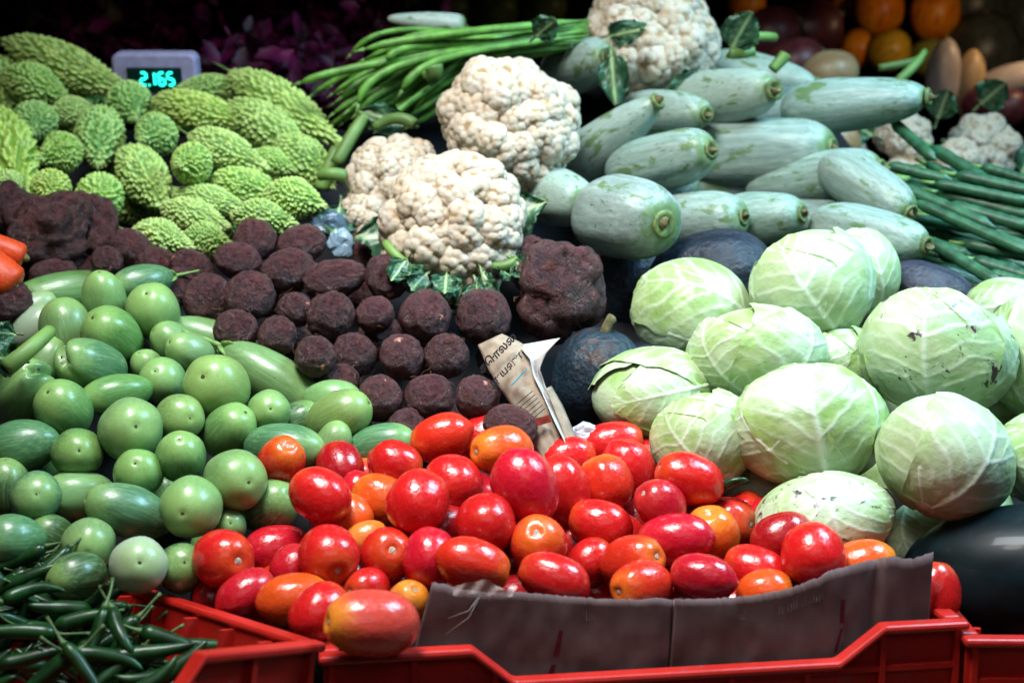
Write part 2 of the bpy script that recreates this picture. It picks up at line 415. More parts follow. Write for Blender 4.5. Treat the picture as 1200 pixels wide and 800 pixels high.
def cab_core(k):
    vs, f = lathe(roundish(26, 2.0), 34, None); n = len(vs)
    return mesh('cabbage_head', displaced(vs*.965, .03, 1.1, k, 3), f, True, {'vein': np.zeros(n), 'edge': np.full(n, .35)}, M['cabbage'])
def cab_leaf(k, az, layer):
    r = np.random.default_rng(900+k); n, m = (112, 100) if layer >= 4 else (60, 60); vs, ve, ed = [], [], []
    T = math.radians(r.uniform(112, 158)); Wd = math.radians(r.uniform(55, 80)); lean = r.uniform(-.3, .3); nl = r.integers(7, 10)
    for i in range(n):
        t = i/(n-1); phi = .10 + t*T
        for j in range(m):
            s = -1 + 2*j/(m-1)
            prof = (math.sin(math.pi*min(1, .16 + .62*t)))**.6 * (1 - .35*max(0, t-.72)/.28*1.2)
            wav = 1 + .06*nz((s*2, t*4, layer), 1.4, k, 3)*abs(s)**2
            a = az + s*Wd*prof*wav/max(.38, math.sin(phi))*.86 + lean*t
            ph = phi + .10*nz((s*2.2, 0, 3), 1, k+5, 3)*t**3 - .30*t*s*s
            lat = t*nl - abs(s)*2.4 - .5*s*s + .35*nz((s*2, t*3, 5), 1, k, 2); dl = abs(lat - round(lat))
            side = math.exp(-(dl/.12)**2)*max(0, 1-abs(s)**4)*min(1, t*4)*(1-.3*t)*(.75+.25*math.sin(round(lat)*2.4+k+(1 if s > 0 else 0)))
            mid = math.exp(-(s*Wd*prof/(.06*(1.2-.95*t)))**2)
            v = max(mid*(1-.35*t), side*.85)
            edge = max(abs(s), (t-.3)/.7 if t > .3 else 0)
            lift = .035*(max(0, edge-.84)/.16)**1.5*(.45+.55*math.sin(5*s+7*t+k)) 
            R = 1.0 + .016*layer + .012*nz((a*1.2, ph*1.2, layer), 1.6, k, 3) + .03*mid*(1-t) + .013*side + lift
            vs.append((R*math.sin(ph)*math.cos(a), R*math.sin(ph)*math.sin(a), -R*math.cos(ph)))
            ve.append(v); ed.append(max(0, edge-.6)/.4)
    return mesh('outer_leaf', vs, grid_faces(n, m), True, {'vein': ve, 'edge': ed}, M['cabbage'])
CORE = [cab_core(k) for k in range(3)]
CLEAF = [[cab_leaf(10*s + j, az, 1 + j) for j, az in enumerate((3.9, 5.6, 2.4, .6, 1.57 + .35*(s-1.5)))] for s in range(4)]
def cab_stem():
    mb = MB(); mb.add(*tube([(0, 0, -.9), (0, 0, -1.02), (.01, 0, -1.09)], [.2, .17, .15], 12)); return mb.mesh('cut_stem', simple('cabbage_stem', (.5, .42, .3), .7, .3, 6, .3), True)
CSTEM = cab_stem()

def gourd_mesh(k, neck):
    r = random.Random(k)
    prof = []
    n = 40
    for i in range(1, n):
        t = i/n; z = -1 + 2*t
        rr = (1 - abs(z)**(3.6 if z < 0 else 4.6))**.5 * (1 - neck*max(0, z+.25)**1.3)
        prof.append((z, rr))
    vs, f = lathe(prof, 40, lambda th, z, rr: (rr*(1+.014*math.cos(6*th+k)), -.03*math.exp(-(rr/.12)**2) if z > 0 else 0))
    return mesh('gourd_body', displaced(vs, .045, .8, k, 2), f, True, None, M['gourd'])
GRD = [gourd_mesh(k, [.18, .36, .10, .28][k]) for k in range(4)]
def gourd_stub():
    mb = MB()
    mb.add(*tube([(0, 0, .955), (0, 0, .98), (.01, 0, .995), (.015, .01, 1.004)], [.20, .17, .13, .10], 12))
    return mb.mesh('stem_stub', M['stub'], True)
GSTUB = gourd_stub()
def gourd_ring():
    vs, f = lathe([(.955, .33), (.985, .33), (1.0, .27), (.985, .19), (.955, .09)], 20, None, False)
    return mesh('stem_ring', vs, f, True, None, simple('green_stem_ring', (.11, .15, .05), .6, .3, 6, .4))
GRING = gourd_ring()

def floret_mesh(k):
    import bmesh
    bm = bmesh.new(); bmesh.ops.create_icosphere(bm, subdivisions=5, radius=1)
    vs = np.array([v.co[:] for v in bm.verts]); f = [tuple(v.index for v in p.verts) for p in bm.faces]; bm.free()
    r = np.random.default_rng(k); a = fib(62, .085, r); b = fib(700, .025, r)
    def near(c, sc):
        d = np.sqrt(np.maximum(0, 2 - 2*(vs @ c.T))); return d.min(axis=1)/sc
    d1, d2 = near(a, .31), near(b, .09)
    h = .145*np.sqrt(np.maximum(0, 1-d1**2)) + .042*np.sqrt(np.maximum(0, 1-d2**2))
    o = vs*(0.84 + h)[:, None]; o[:, 2] = np.where(o[:, 2] < -.2, -.2 + (o[:, 2]+.2)*.9, o[:, 2])
    taper = np.interp(o[:, 2], [-1.2, -.2], [.45, 1]); o[:, 0] *= taper; o[:, 1] *= taper
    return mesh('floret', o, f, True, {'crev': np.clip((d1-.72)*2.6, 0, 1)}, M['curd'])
FLO = [floret_mesh(k) for k in range(5)]
def leaf_mesh(k, L=1.0, Wd=.42, curl=.5, stalk=.3, rag=.12):
    """a brassica leaf along +y with a thick pale midrib; thin solid sheet"""
    r = np.random.default_rng(k); n, m = 22, 15; vs, ve = [], []
    for i in range(n):
        t = i/(n-1); y = L*t
        half = Wd*(math.sin(math.pi*min(1, max(0, (t-stalk*.8)/(1-stalk*.8)))**.75))**.7 if t > stalk*.8 else 0
        half = max(half, .035)
        for j in range(m):
            s = -1 + 2*j/(m-1); hw = half*(1 + rag*2.2*nz((s*3, t*7, 1), 2, k, 3))
            z = curl*t*t*.5 + .12*abs(s)*half + .22*nz((s*3, t*5, 2), 1.2, k+3, 2)*abs(s) + .10*math.sin(9*t+3*s)*s*s + .03*math.exp(-(s*half/.05)**2)
            vs.append((s*hw, y, z)); ve.append(max(math.exp(-(s*half/.035)**2), .5*math.exp(-(abs((t*7-abs(s)*1.8) % 1-.5)/.07)**2)*(1-abs(s))))
    return mesh('leaf', vs, grid_faces(n, m), True, {'vein': ve}, M['leaf'])
LEAF = [leaf_mesh(k, 1, [.4, .5, .34, .45][k], [.5, 1.0, -.6, .8][k]) for k in range(4)]
def stalk_stub(k):
    mb = MB(); mb.add(*tube(bezier((0, 0, 0), (0, .3, .02), (.02, .6, .1), (.05, 1, .3), 8), np.linspace(.17, .13, 8), 9)); return mb.mesh('leaf_stalk', simple('pale_leaf_stalk', (.22, .36, .10), .45, .4, 5, .3), True)
LSTALK = stalk_stub(0)

# ------------------------------------------------------------------ heaps: everything is listed, pushed apart, then linked
class It: pass
ITEMS = []
def put(kind, u, v, w, asp, ang, tilt, o=0.0, depth=None, **kw):
    it = It(); it.kind, it.u, it.v, it.w, it.asp, it.ang, it.tilt = kind, u, v, w, asp, ang, tilt
    it.d0 = it.d = (depth if depth is not None else D(v)) + o; it.kw = kw
    it.roll = RNG.uniform(0, 6.28); ITEMS.append(it); return it
# ---- tomatoes: (u, v, width, aspect, direction of the stem end, its tilt to the viewer, colour, depth bias, label)
TC = dict(R=(.50,.008,.009,.15), P=(.47,.006,.019,.05), O=(.62,.07,.008,.6), G=(.60,.17,.025,.8), K=(.30,.004,.008,.1), X=(.54,.02,.008,.4), H=(.56,.055,.035,1.0))  # darkest red also puts shade into the colour of shaded and buried ones
T = 'plum tomato '
for u, v, w, a, an, ti, c, o, lab in [
 (330,539,52,1.15,65,51,'X',-.02,'small orange-red '+T+'perched alone on the green eggplants'),
 (398,547,52,1.2,110,-30,'K',0,'dark red '+T+'under the teal eggplant, stem hidden'),
 (375,580,60,1.22,150,-20,'R',-.03,'bright red '+T+'leaning on the eggplants above the dark gap'),
 (464,545,54,1.15,-20,5,'R',0,'red '+T+'beside the teal green eggplant at the heap edge'),
 (445,585,56,1.2,160,-10,'O',0,'pale orange '+T+'half covered by a dark red one'),
 (490,588,70,1.08,60,-35,'R',-.03,'round deep red '+T+'in front of the pale orange one'),
 (413,604,44,1.2,120,-20,'O',.01,'small orange '+T+'below the bright red one leaning on eggplants'),
 (387,609,42,1.2,140,-20,'P',.02,'small pink-red '+T+'tucked between eggplant and orange tomato'),
 (429,631,38,1.4,20,0,'G',.02,'small golden '+T+'peeping out between two red ones with stem scars'),
 (531,567,66,1.06,110,-45,'R',-.01,'round red '+T+'under the large orange-yellow one at the top'),
 (516,513,52,1.4,200,-5,'X',0,'orange-red '+T+'topmost in the heap near the tubers'),
 (568,512,50,1.35,20,0,'R',.03,'red '+T+'behind the two orange ones at the top'),
 (588,528,56,1.35,183,33,'O',-.02,'orange '+T+'with its dark stem scar facing sideways near the newspaper'),
 (615,571,72,1.24,-70,-15,'P',-.04,'largest upright pink-red '+T+'speckled with tiny dark dots'),
 (660,576,62,1.35,-70,-15,'R',-.01,'upright red '+T+'right behind the largest speckled one'),
 (570,613,66,1.06,90,-45,'R',-.03,'round glossy red '+T+'below the largest speckled one'),
 (631,637,64,1.05,100,64,'X',-.01,'red '+T+'with yellow halo round its stem scar in mid heap'),
 (453,650,62,1.08,40,74,'R',-.01,'red '+T+'with pale round stem scar facing forward'),
 (504,653,62,1.12,90,-30,'P',-.01,'pink-red '+T+'right beside the one with pale round stem scar'),
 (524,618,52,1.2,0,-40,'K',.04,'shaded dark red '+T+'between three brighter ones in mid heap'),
 (555,661,58,1.5,-18,-8,'X',-.03,'long red '+T+'with golden end resting on the cardboard edge'),
 (648,678,56,1.5,160,-5,'R',-.01,'long red '+T+'lying behind the straight cardboard edge'),
 (385,652,68,1.06,-58,55,'R',-.02,'round red '+T+'with stem scar low and shiny wrinkled shoulder'),
 (323,644,55,1.4,10,-10,'P',.01,'long dark pink '+T+'next to the lowest green eggplants'),
 (262,655,66,1.08,-8,60,'R',-.02,'round red '+T+'against the green eggplants, big stem scar showing'),
 (342,664,46,1.2,60,-20,'P',.03,'small pink-red '+T+'tucked beneath the long dark pink one'),
 (289,695,50,1.45,30,-10,'P',0,'slanting pink-red '+T+'just above the red crate rim'),
 (345,702,58,1.45,8,-8,'O',0,'long orange '+T+'above the red crate corner'),
 (374,716,58,1.3,42,-20,'R',0,'slanting red '+T+'behind the large half ripe one'),
 (435,730,75,1.48,178,20,'H',-.05,'largest half ripe pink and gold '+T+'on the crate rim'),
 (430,689,46,1.2,190,40,'R',.02,'small red '+T+'behind the large half ripe one, scar to one side'),
 (478,706,48,1.15,60,48,'G',.02,'golden '+T+'at the torn corner of the cardboard'),
 (716,521,50,1.55,10,0,'R',.01,'long red '+T+'topmost beside the cabbages'),
 (737,550,60,1.18,-60,-20,'R',0,'upright red '+T+'below the topmost one beside the cabbages'),
 (709,566,62,1.06,110,-5,'X',-.02,'round red '+T+'with orange shoulder in front of the upright one'),
 (807,561,58,1.38,160,15,'R',-.01,'large red '+T+'pointing down beside a folded cabbage'),
 (773,590,54,1.15,148,40,'P',-.01,'dented dark red '+T+'under the large one by the cabbage'),
 (703,615,56,1.32,165,-8,'R',-.01,'smooth red '+T+'below the round one with orange shoulder'),
 (693,657,50,1.15,45,-20,'R',0,'plain red '+T+'in the dip behind the long one at the cardboard'),
 (791,632,58,1.5,185,-5,'P',-.03,'pointed pink-red '+T+'in front of the orange one with grey scar'),
 (834,625,62,1.06,100,42,'O',0,'orange '+T+'with grey stem scar beside the scarred red one'),
 (853,614,62,1.08,0,32,'R',.01,'red '+T+'with a split corky scar on its side'),
 (874,608,58,1.15,60,0,'R',.03,'red '+T+'mostly hidden behind the one with split scar'),
 (905,607,50,1.25,20,0,'P',.02,'red '+T+'farthest back against the lowest cabbage'),
 (917,630,56,1.3,20,-10,'K',.01,'dark red '+T+'between the scarred one and the big upright one'),
 (953,650,72,1.04,100,-30,'R',-.02,'big upright red '+T+'at the raised end of the cardboard'),
 (887,669,54,1.48,160,-8,'R',-.01,'long red '+T+'lying in front of the scarred one'),
 (823,676,52,1.45,170,-8,'P',-.02,'shiny magenta-red '+T+'just behind the cardboard crease'),
 (741,659,60,1.35,15,40,'X',-.01,'orange-red '+T+'with its scar to one side above a creased one'),
 (751,687,58,1.35,195,44,'X',-.03,'creased orange-red '+T+'low behind the cardboard, scar showing'),
 (897,693,50,1.3,10,0,'O',.01,'orange '+T+'barely showing over the cardboard'),
 (1012,664,60,1.3,10,0,'O',.01,'orange '+T+'alone at the sloping cardboard end'),
 (1097,693,54,1.3,90,0,'R',.02,'red '+T+'outside the cardboard beside the watermelon'),
 (666,538,50,1.3,10,-10,'R',.02,'red '+T+'at the heap top under the newspaper'),
 (745,610,46,1.2,80,-20,'K',.04,'shaded dark red '+T+'in the gap below the dented one'),
 (248,698,46,1.2,80,-20,'K',.03,'dark shaded red '+T+'low behind the red crate rim'),
 (426,562,42,1.2,90,-10,'X',.03,'orange-red '+T+'sliver between red ones by the teal eggplant'),
 (418,575,40,1.2,70,-10,'P',.02,'small pink-red '+T+'right under the dark red one'),
]:
    put('tomato', u, v, w*1.06, a, an, ti, o, c=c, label=lab)
for u, v in [(510,625),(600,600),(600,655),(668,640),(860,655),(800,605),(556,580),(640,605),(722,630),(440,615),(330,690),(410,680),(780,655),(690,580),(640,545),
             (470,620),(545,635),(760,540),(935,690),(980,690),(700,700),(600,705),(800,710),(860,715),(1050,690),(520,710),(455,690),(380,690),(310,720),(400,735)]:
    put('tomato', u, v, 56, 1.2, RNG.uniform(0, 360), RNG.uniform(-30, 20), .058, c=random.choice('RRPK'), label='red plum tomato mostly buried under the others of the heap', group='buried tomatoes of the heap')

# ---- green eggplants: direction of the blossom end
EC = dict(g=(.09,.21,.05,1), l=(.145,.265,.09,1), d=(.035,.085,.028,1), t=(.062,.17,.075,1), y=(.16,.255,.065,1), w=(.30,.40,.26,1))  # darkest green also paints shade into the sunken and buried ones
E = 'green eggplant '
for u, v, w, a, an, ti, c, o, opt, lab in [
 (84,343,48,2.5,188,12,'g',.02,'s','long '+E+'lying across the top of the eggplant heap'),
 (167,331,40,1.6,192,20,'t',0,'s','pale oval '+E+'highest in the heap with a thin stalk'),
 (122,352,48,1.3,100,22,'l',-.01,'','small '+E+'between the long one and the highest one'),
 (180,366,58,1.08,110,50,'l',-.02,'s','round smooth '+E+'near the top with stalk pointing at tubers'),
 (78,391,56,1.28,100,0,'l',-.01,'','upright striped '+E+'left of the dimpled one near the top'),
 (132,394,60,1.18,135,40,'g',-.02,'','round '+E+'with a deep dimple near the top'),
 (106,430,60,1.5,160,50,'t',-.02,'f','heart shaped folded '+E+'with a dark hole'),
 (206,402,42,1.3,150,20,'l',.02,'','small '+E+'peeping out behind another small one'),
 (223,414,44,1.28,150,35,'l',0,'','small '+E+'above the large pear shaped one'),
 (174,432,36,1.2,120,30,'l',.03,'','tiny '+E+'wedged behind a round one with brown spot'),
 (192,447,50,1.08,130,60,'l',-.01,'','round '+E+'with a brown spot, beside the large pear shaped one'),
 (254,454,71,1.06,140,62,'y',-.04,'','large pear shaped '+E+'in mid heap'),
 (137,462,44,1.65,190,14,'g',0,'','oval '+E+'lying sideways with dark scratches'),
 (75,480,60,1.12,130,45,'g',-.02,'','oval '+E+'with two dark specks beside the big folded one'),
 (28,461,64,1.4,60,52,'l',-.02,'f','big folded '+E+'at the edge of the photo'),
 (153,503,69,1.0,30,80,'l',-.03,'','large round pale '+E+'in the middle of the heap'),
 (209,490,52,1.05,0,65,'y',-.01,'','round '+E+'touching the large pale one'),
 (269,505,55,1.18,50,40,'g',-.01,'','oval '+E+'below the pear shaped one, tip upward'),
 (212,535,54,1.0,95,50,'g',-.02,'','round '+E+'between the large pale one and the blushed one'),
 (25,523,58,1.3,190,-15,'t',0,'','oval bluish '+E+'at the photo edge under the folded one'),
 (91,531,55,1.05,60,84,'g',-.01,'','round '+E+'with a brown slit in its centre'),
 (163,555,53,1.0,110,65,'g',-.01,'','small round '+E+'above the thick striped one'),
 (41,582,55,1.05,60,84,'t',-.01,'','round '+E+'with black dot and specks, second from the edge'),
 (93,580,55,1.32,180,12,'l',-.01,'','oval '+E+'lying beside the thick striped one'),
 (6,574,54,1.2,90,20,'d',.02,'','dark '+E+'cut by the photo edge'),
 (151,599,57,1.6,160,15,'t',-.02,'','thick striped '+E+'lying slanted low in the heap'),
 (224,594,67,1.0,215,72,'l',-.03,'','round '+E+'with brown scab and deep dimple'),
 (274,562,67,1.05,-10,65,'l',-.03,'','large round '+E+'with small dot beside the lone tomato'),
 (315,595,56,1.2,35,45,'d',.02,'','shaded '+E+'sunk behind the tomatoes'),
 (268,616,38,1.1,60,80,'t',.02,'','small pale '+E+'wedged above the round red tomato'),
 (333,524,52,1.6,-5,18,'t',.01,'','oval pale '+E+'behind the lone orange-red tomato'),
 (397,488,56,1.28,25,22,'y',-.02,'','oval '+E+'with a reddish blush beside the tubers'),
 (390,467,42,1.4,0,10,'l',.02,'','small '+E+'behind the one with reddish blush'),
 (445,522,46,1.6,12,18,'t',.01,'','teal '+E+'lowest on the side of the tubers'),
 (389,521,38,1.3,60,10,'l',.02,'','little '+E+'showing above the dark red tomato'),
 (320,444,56,2.05,-33,10,'l',-.01,'s','long pale streaked '+E+'sloping beside the tubers'),
 (287,444,44,1.3,-45,20,'l',0,'','small '+E+'pressed between pear shaped and long streaked ones'),
 (255,399,42,2.3,-20,0,'l',.03,'','pale long '+E+'behind the streaked one'),
 (315,482,47,1.02,60,82,'l',-.01,'','small round '+E+'under the long streaked one'),
 (345,497,46,1.3,30,10,'d',.03,'','shaded '+E+'behind the small round one under the streaked one'),
 (16,632,56,1.15,180,20,'t',0,'','bluish '+E+'lowest at the photo edge'),
 (60,629,48,1.1,150,20,'d',.01,'','shaded '+E+'just above the chilli peppers'),
 (104,637,57,1.02,-100,72,'l',-.01,'','shiny round '+E+'with pale scuff above the chillies'),
 (162,662,62,1.0,60,84,'w',-.02,'','whitish round '+E+'with a star shaped dimple'),
 (90,676,54,1.15,190,30,'d',.01,'','dark '+E+'half buried in the chilli peppers'),
 (212,666,54,1.0,60,75,'d',.01,'','dull '+E+'between the whitish one and the tomato'),
 (39,384,42,1.3,40,0,'w',.03,'','pale '+E+'behind the cut leaf stalk'),
 (22,372,38,2.2,32,0,'w',.04,'','long whitish '+E+'under the long top one at the edge'),
 (49,429,42,1.5,60,0,'l',.03,'','small '+E+'hidden under the cut leaf stalk'),
]:
    put('egg', u, v, w*1.09, a*1.10, an, ti, o, c=c, opt=opt, label=lab)
for u, v in [(60,550),(190,575),(305,545),(250,640),(130,690),(300,465),(20,600),(150,420),(410,505)]:
    put('egg', u, v, 54, 1.2, RNG.uniform(0, 360), RNG.uniform(0, 60), .095, c=random.choice('ggdt'), opt='', label='green eggplant mostly buried under the others of its heap', group='buried eggplants of the heap')

# ---- brown tubers
B = 'brown tuber '
for u, v, w, a, an, ti, o, opt, lab in [
 (276,388,52,1.05,-60,60,-.02,'h','round '+B+'resting on the pale long eggplant'),
 (325,394,46,1.1,60,40,-.01,'h','round '+B+'second along the row above the eggplants'),
 (369,418,48,1.05,-50,50,-.01,'sh','round '+B+'with pink scar above the streaked eggplant'),
 (416,416,53,1.0,200,50,-.01,'h','smooth round '+B+'with a pale chip'),
 (471,418,53,1.05,100,40,-.01,'s','round '+B+'with an orange bud scar on top'),
 (387,371,56,1.1,70,20,0,'h','large round hairy '+B+'with long pale rootlet'),
 (440,369,44,1.05,60,20,.01,'h','small round '+B+'beside the big hairy one'),
 (498,371,62,1.0,0,55,-.02,'s','big round purplish '+B+'with two pinkish buds'),
 (566,371,66,1.02,120,20,0,'','large dark smooth '+B+'under the cauliflower leaves'),
 (523,418,53,1.05,40,20,0,'h','dim round '+B+'under the big purplish one'),
 (445,467,53,1.1,80,40,-.01,'sh','round '+B+'with a pink bud beside the blushed eggplant'),
 (503,466,58,1.0,30,30,-.02,'h','large round '+B+'right above the topmost tomatoes'),
 (559,466,53,1.0,60,40,-.01,'s','glossy round '+B+'beside the printed newspaper'),
 (398,450,46,1.1,60,0,.01,'h','half hidden '+B+'behind the small blushed eggplant'),
 (474,504,46,1.2,60,0,.02,'h','small '+B+'just behind the orange-red topmost tomato'),
 (598,499,50,1.3,170,0,.01,'h','rough oval '+B+'under the newspaper foot'),
 (345,363,42,1.0,20,30,-.01,'sh','small '+B+'with two white chips'),
 (292,348,58,1.1,60,10,-.01,'h','fat shaggy '+B+'with a dark hollow on top'),
 (243,351,56,1.15,80,0,0,'h','shaggy '+B+'beside the eggplant stalks'),
 (225,315,44,1.25,150,20,0,'sh','oval '+B+'with a tan bud above the eggplants'),
 (279,306,44,1.3,160,10,0,'h','knobbly oval '+B+'below the upright round one'),
 (299,281,49,1.05,150,20,-.03,'','round reddish '+B+'sitting high against the bitter gourds'),
 (353,287,46,1.3,200,10,0,'sh','greyish ended '+B+'near the blue plastic'),
 (338,318,52,1.25,200,10,0,'h','long dull '+B+'in the middle of the tuber heap'),
 (392,327,46,1.65,10,0,0,'h','long smooth '+B+'lying below the blue plastic'),
 (453,325,50,1.15,-80,40,0,'s','reddish '+B+'with a raw pink end under the cauliflower'),
 (155,293,44,1.3,140,20,0,'h','reddish '+B+'in front of the lowest pale bitter gourd'),
 (186,312,44,1.3,-30,0,.01,'h','reddish oval '+B+'above the highest eggplant stalk'),
 (125,306,36,1.1,-60,60,0,'s','small '+B+'with a bluish cut end'),
 (62,320,40,1.4,10,0,.01,'h','dark '+B+'just behind the long top eggplant'),
 (97,318,36,1.3,20,0,.02,'h','small dark '+B+'beside the one with bluish cut end'),
 (8,352,50,1.15,20,0,0,'h','dark '+B+'under the two carrots'),
 (205,338,42,1.2,60,0,.01,'h','small '+B+'behind the highest eggplant'),
 (618,302,50,1.1,60,0,.02,'','shadowed '+B+'under the pale gourd beside the cauliflower'),
]:
    put('tuber', u, v, w, a, an, ti, o, opt=opt, label=lab)
for u, v, w, a, an, o, k, lab in [
 (60,270,74,1.3,20,0,0,'big hairy lumpy yam behind the carrots'),
 (18,250,56,1.2,90,.03,1,'lumpy hairy yam at the photo edge under the bitter gourds'),
 (108,262,56,1.2,-60,.01,2,'knobbly yam with tan bud below the bitter gourds'),
 (122,284,34,1.1,0,0,1,'small dark knobbly yam beside the big hairy one'),
 (655,340,98,1.12,80,.0,2,'big knobbly dark yam with lilac cut spots')]:
    put('yam', u, v, w, a, an, 10, o, k=k, label=lab)
for u, v in [(315,345),(365,345),(420,345),(350,390),(445,395),(495,415),(585,420),(530,495),(180,340),(420,300),(540,335),(450,495),(30,310),(500,510),(200,290)]:
    put('tuber', u, v, 52, 1.1, RNG.uniform(0, 360), RNG.uniform(-40, 40), .09, opt='h', label='brown tuber mostly buried under the others of its heap', group='buried tubers of the heap')

# ---- bitter gourds: direction of the tip
BC = dict(y=(.38,.50,.04,1), g=(.22,.44,.05,1), p=(.38,.55,.15,1), t=(.13,.36,.09,1), d=(.11,.23,.03,1), m=(.33,.43,.09,1))  # darkest tone also carries painted shade of overhung and buried gourds
G = 'bitter gourd '
for u, v, w, a, an, ti, c, o, k, lab in [
 (86,82,48,3.1,-21,0,'m',-.03,0,'longest '+G+'lying on top with an orange bruise'),
 (45,103,48,1.7,-20,20,'g',.0,1,G+'under the dark end of the longest one'),
 (86,106,32,1.6,-60,10,'p',.03,1,'pale '+G+'wedged below the longest one'),
 (40,144,48,1.15,-95,60,'t',-.01,1,'blunt grey-green '+G+'facing forward under the top ones'),
 (80,132,36,1.5,190,20,'p',.01,2,'small pale '+G+'beside the upright pointed one'),
 (117,163,54,1.55,-94,25,'t',-.02,2,'upright '+G+'pointing straight down'),
 (152,122,48,1.25,-70,50,'t',0,1,'dark end-on '+G+'under the tip of the longest one'),
 (181,159,48,1.15,200,52,'t',0,1,'teal '+G+'facing sideways beside the yellow one'),
 (68,180,46,1.25,200,30,'g',0,3,'stubby '+G+'beside the upright pointed one'),
 (8,185,68,2.0,-70,10,'y',-.02,0,'big yellowish '+G+'cut by the photo edge'),
 (60,222,44,1.1,-100,70,'y',-.01,1,'bright yellow-green '+G+'seen end-on above the yam'),
 (118,232,52,1.15,-60,75,'g',-.01,1,'round end-on '+G+'with a dark tip above the yam'),
 (172,212,54,1.75,-55,22,'p',-.02,0,'pale pointed '+G+'sloping down in mid heap'),
 (241,133,44,2.5,-13,5,'y',-.02,0,'yellowish long '+G+'in front of the scale'),
 (252,104,34,2.4,6,0,'d',.01,2,'dark long '+G+'just below the scale'),
 (338,128,50,2.8,-32,5,'p',.01,0,'long pale '+G+'sloping down towards the green beans'),
 (318,152,50,2.1,-30,12,'p',-.01,2,'fat pale '+G+'beside the yellowish long one'),
 (270,179,44,2.1,-22,10,'p',-.01,0,'pale pointed '+G+'below the yellowish long one'),
 (223,192,47,1.15,190,58,'g',-.01,1,'knobbly end-on '+G+'beside the pale pointed one'),
 (322,191,31,1.7,-20,5,'g',.02,2,'small '+G+'under the fat pale one'),
 (296,222,44,2.1,-12,10,'g',-.01,0,G+'with a brown tip low in the heap'),
 (250,237,37,2.3,-12,8,'p',-.01,2,'slim pale '+G+'above the lowest row'),
 (231,255,40,1.9,-15,8,'p',-.01,0,'whitish '+G+'low beside the tubers'),
 (192,281,44,1.6,-15,15,'p',-.01,2,'whitish blunt '+G+'lowest, touching the tubers'),
 (245,284,42,1.4,-10,10,'d',.01,1,'dark '+G+'lowest beside the upright round tuber'),
 (347,234,48,1.5,-12,15,'g',0,2,G+'near the cauliflower leaves'),
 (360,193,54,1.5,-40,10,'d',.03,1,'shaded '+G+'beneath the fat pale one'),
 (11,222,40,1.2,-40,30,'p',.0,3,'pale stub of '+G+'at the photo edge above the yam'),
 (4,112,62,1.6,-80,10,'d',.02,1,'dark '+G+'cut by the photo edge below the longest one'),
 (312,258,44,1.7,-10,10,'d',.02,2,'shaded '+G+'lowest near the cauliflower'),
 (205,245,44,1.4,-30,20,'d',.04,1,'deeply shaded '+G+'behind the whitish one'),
]:
    t2 = max(ti, math.degrees(math.atan(-1.39*math.sin(math.radians(an)))) + 3) if a > 1.35 and an < 0 else ti   # lie along the slope of the heap
    a2 = a*1.16*min(1.35, math.cos(math.radians(ti))/math.cos(math.radians(t2)))
    put('bitter', u, v, w*1.0, a2, an, t2, o, c=c, k=k, label=lab)
for u, v in [(90,140),(140,190),(200,130),(30,170),(150,240),(260,205),(340,205),(280,260),(130,120)]:
    put('bitter', u, v, 48, 1.7, RNG.uniform(-60, 60), RNG.uniform(0, 40), .11, c=random.choice('ddg'), k=random.randrange(4), label='green bitter gourd mostly buried under the others of its heap', group='buried bitter gourds of the heap')

# ---- pale gourds: direction of the stem end
GC = dict(b=(.17,.235,.20,1), w=(.25,.32,.27,1), g=(.15,.24,.19,1), d=(.09,.15,.13,1))  # darkest tone: shade put into the colour of shadowed and buried gourds
Q = 'pale gourd '
for u, v, w, a, an, ti, c, o, k, lab in [
 (659,232,68,1.5,-12,58,'w',0,0,'short '+Q+'facing forward right beside the cauliflower'),
 (733,255,98,1.45,-10,50,'b',-.05,2,'fattest '+Q+'with green bare patches on its end'),
 (722,158,62,2.1,38,20,'w',-.03,1,'leaning '+Q+'pointing up beside the cauliflower'),
 (787,133,56,1.9,-2,40,'w',.02,0,'smooth '+Q+'with brown cut stem behind the leaning one'),
 (785,188,68,1.7,14,32,'g',-.01,2,Q+'with a puckered stem end in the middle row'),
 (850,115,74,1.9,8,38,'w',.0,3,'large '+Q+'with a ring shaped cut stem'),
 (900,180,84,1.8,2,14,'b',-.02,2,'large bluish '+Q+'with thin dark scratches'),
 (1000,122,66,2.7,3,16,'g',.0,3,'longest '+Q+'lying highest, pointing at the oranges'),
 (972,208,66,1.9,8,18,'g',.01,2,Q+'with a dark green stained end'),
 (1026,226,62,1.7,-32,28,'b',.03,0,'bluish '+Q+'behind the one with green stained end'),
 (1033,278,66,1.7,-12,22,'b',.03,0,'lowest '+Q+'with a dark dented end beside the long pods'),
 (822,257,66,1.75,3,30,'b',.05,2,'lower row '+Q+'beside the fattest one'),
 (891,256,66,1.75,6,30,'g',.06,0,'lower row '+Q+'above the cabbages with green end'),
 (955,258,50,1.7,0,10,'d',.05,2,'shadowed '+Q+'behind the top cabbage'),
 (681,77,64,1.6,18,50,'w',.02,0,'bluish white '+Q+'behind the upper cauliflower'),
 (905,93,58,1.9,-10,15,'w',.06,1,Q+'with a thin pointed neck behind the large one'),
]:
    # keep the near (stem) end where it is seen and let the body run back into the stack
    e = math.cos(math.radians(ti))*a*w/2; ti2, a2 = min(66, ti + 12), a*1.45; L2 = a2*w/2
    e2 = math.cos(math.radians(ti2))*L2; q = math.radians(an)
    if lab.startswith(('longest', 'lower row', 'fattest', 'short')): ti2, a2, e2 = ti, a, e
    dd = (math.sin(math.radians(ti2))*a2 - math.sin(math.radians(ti))*a)*w/2*D(v)/F*.8
    put('gourd', u + (e - e2)*math.cos(q), v - (e - e2)*math.sin(q), w, a2, an, ti2, o + .02 + dd, depth=D(v), c=c, k=k, label=lab)
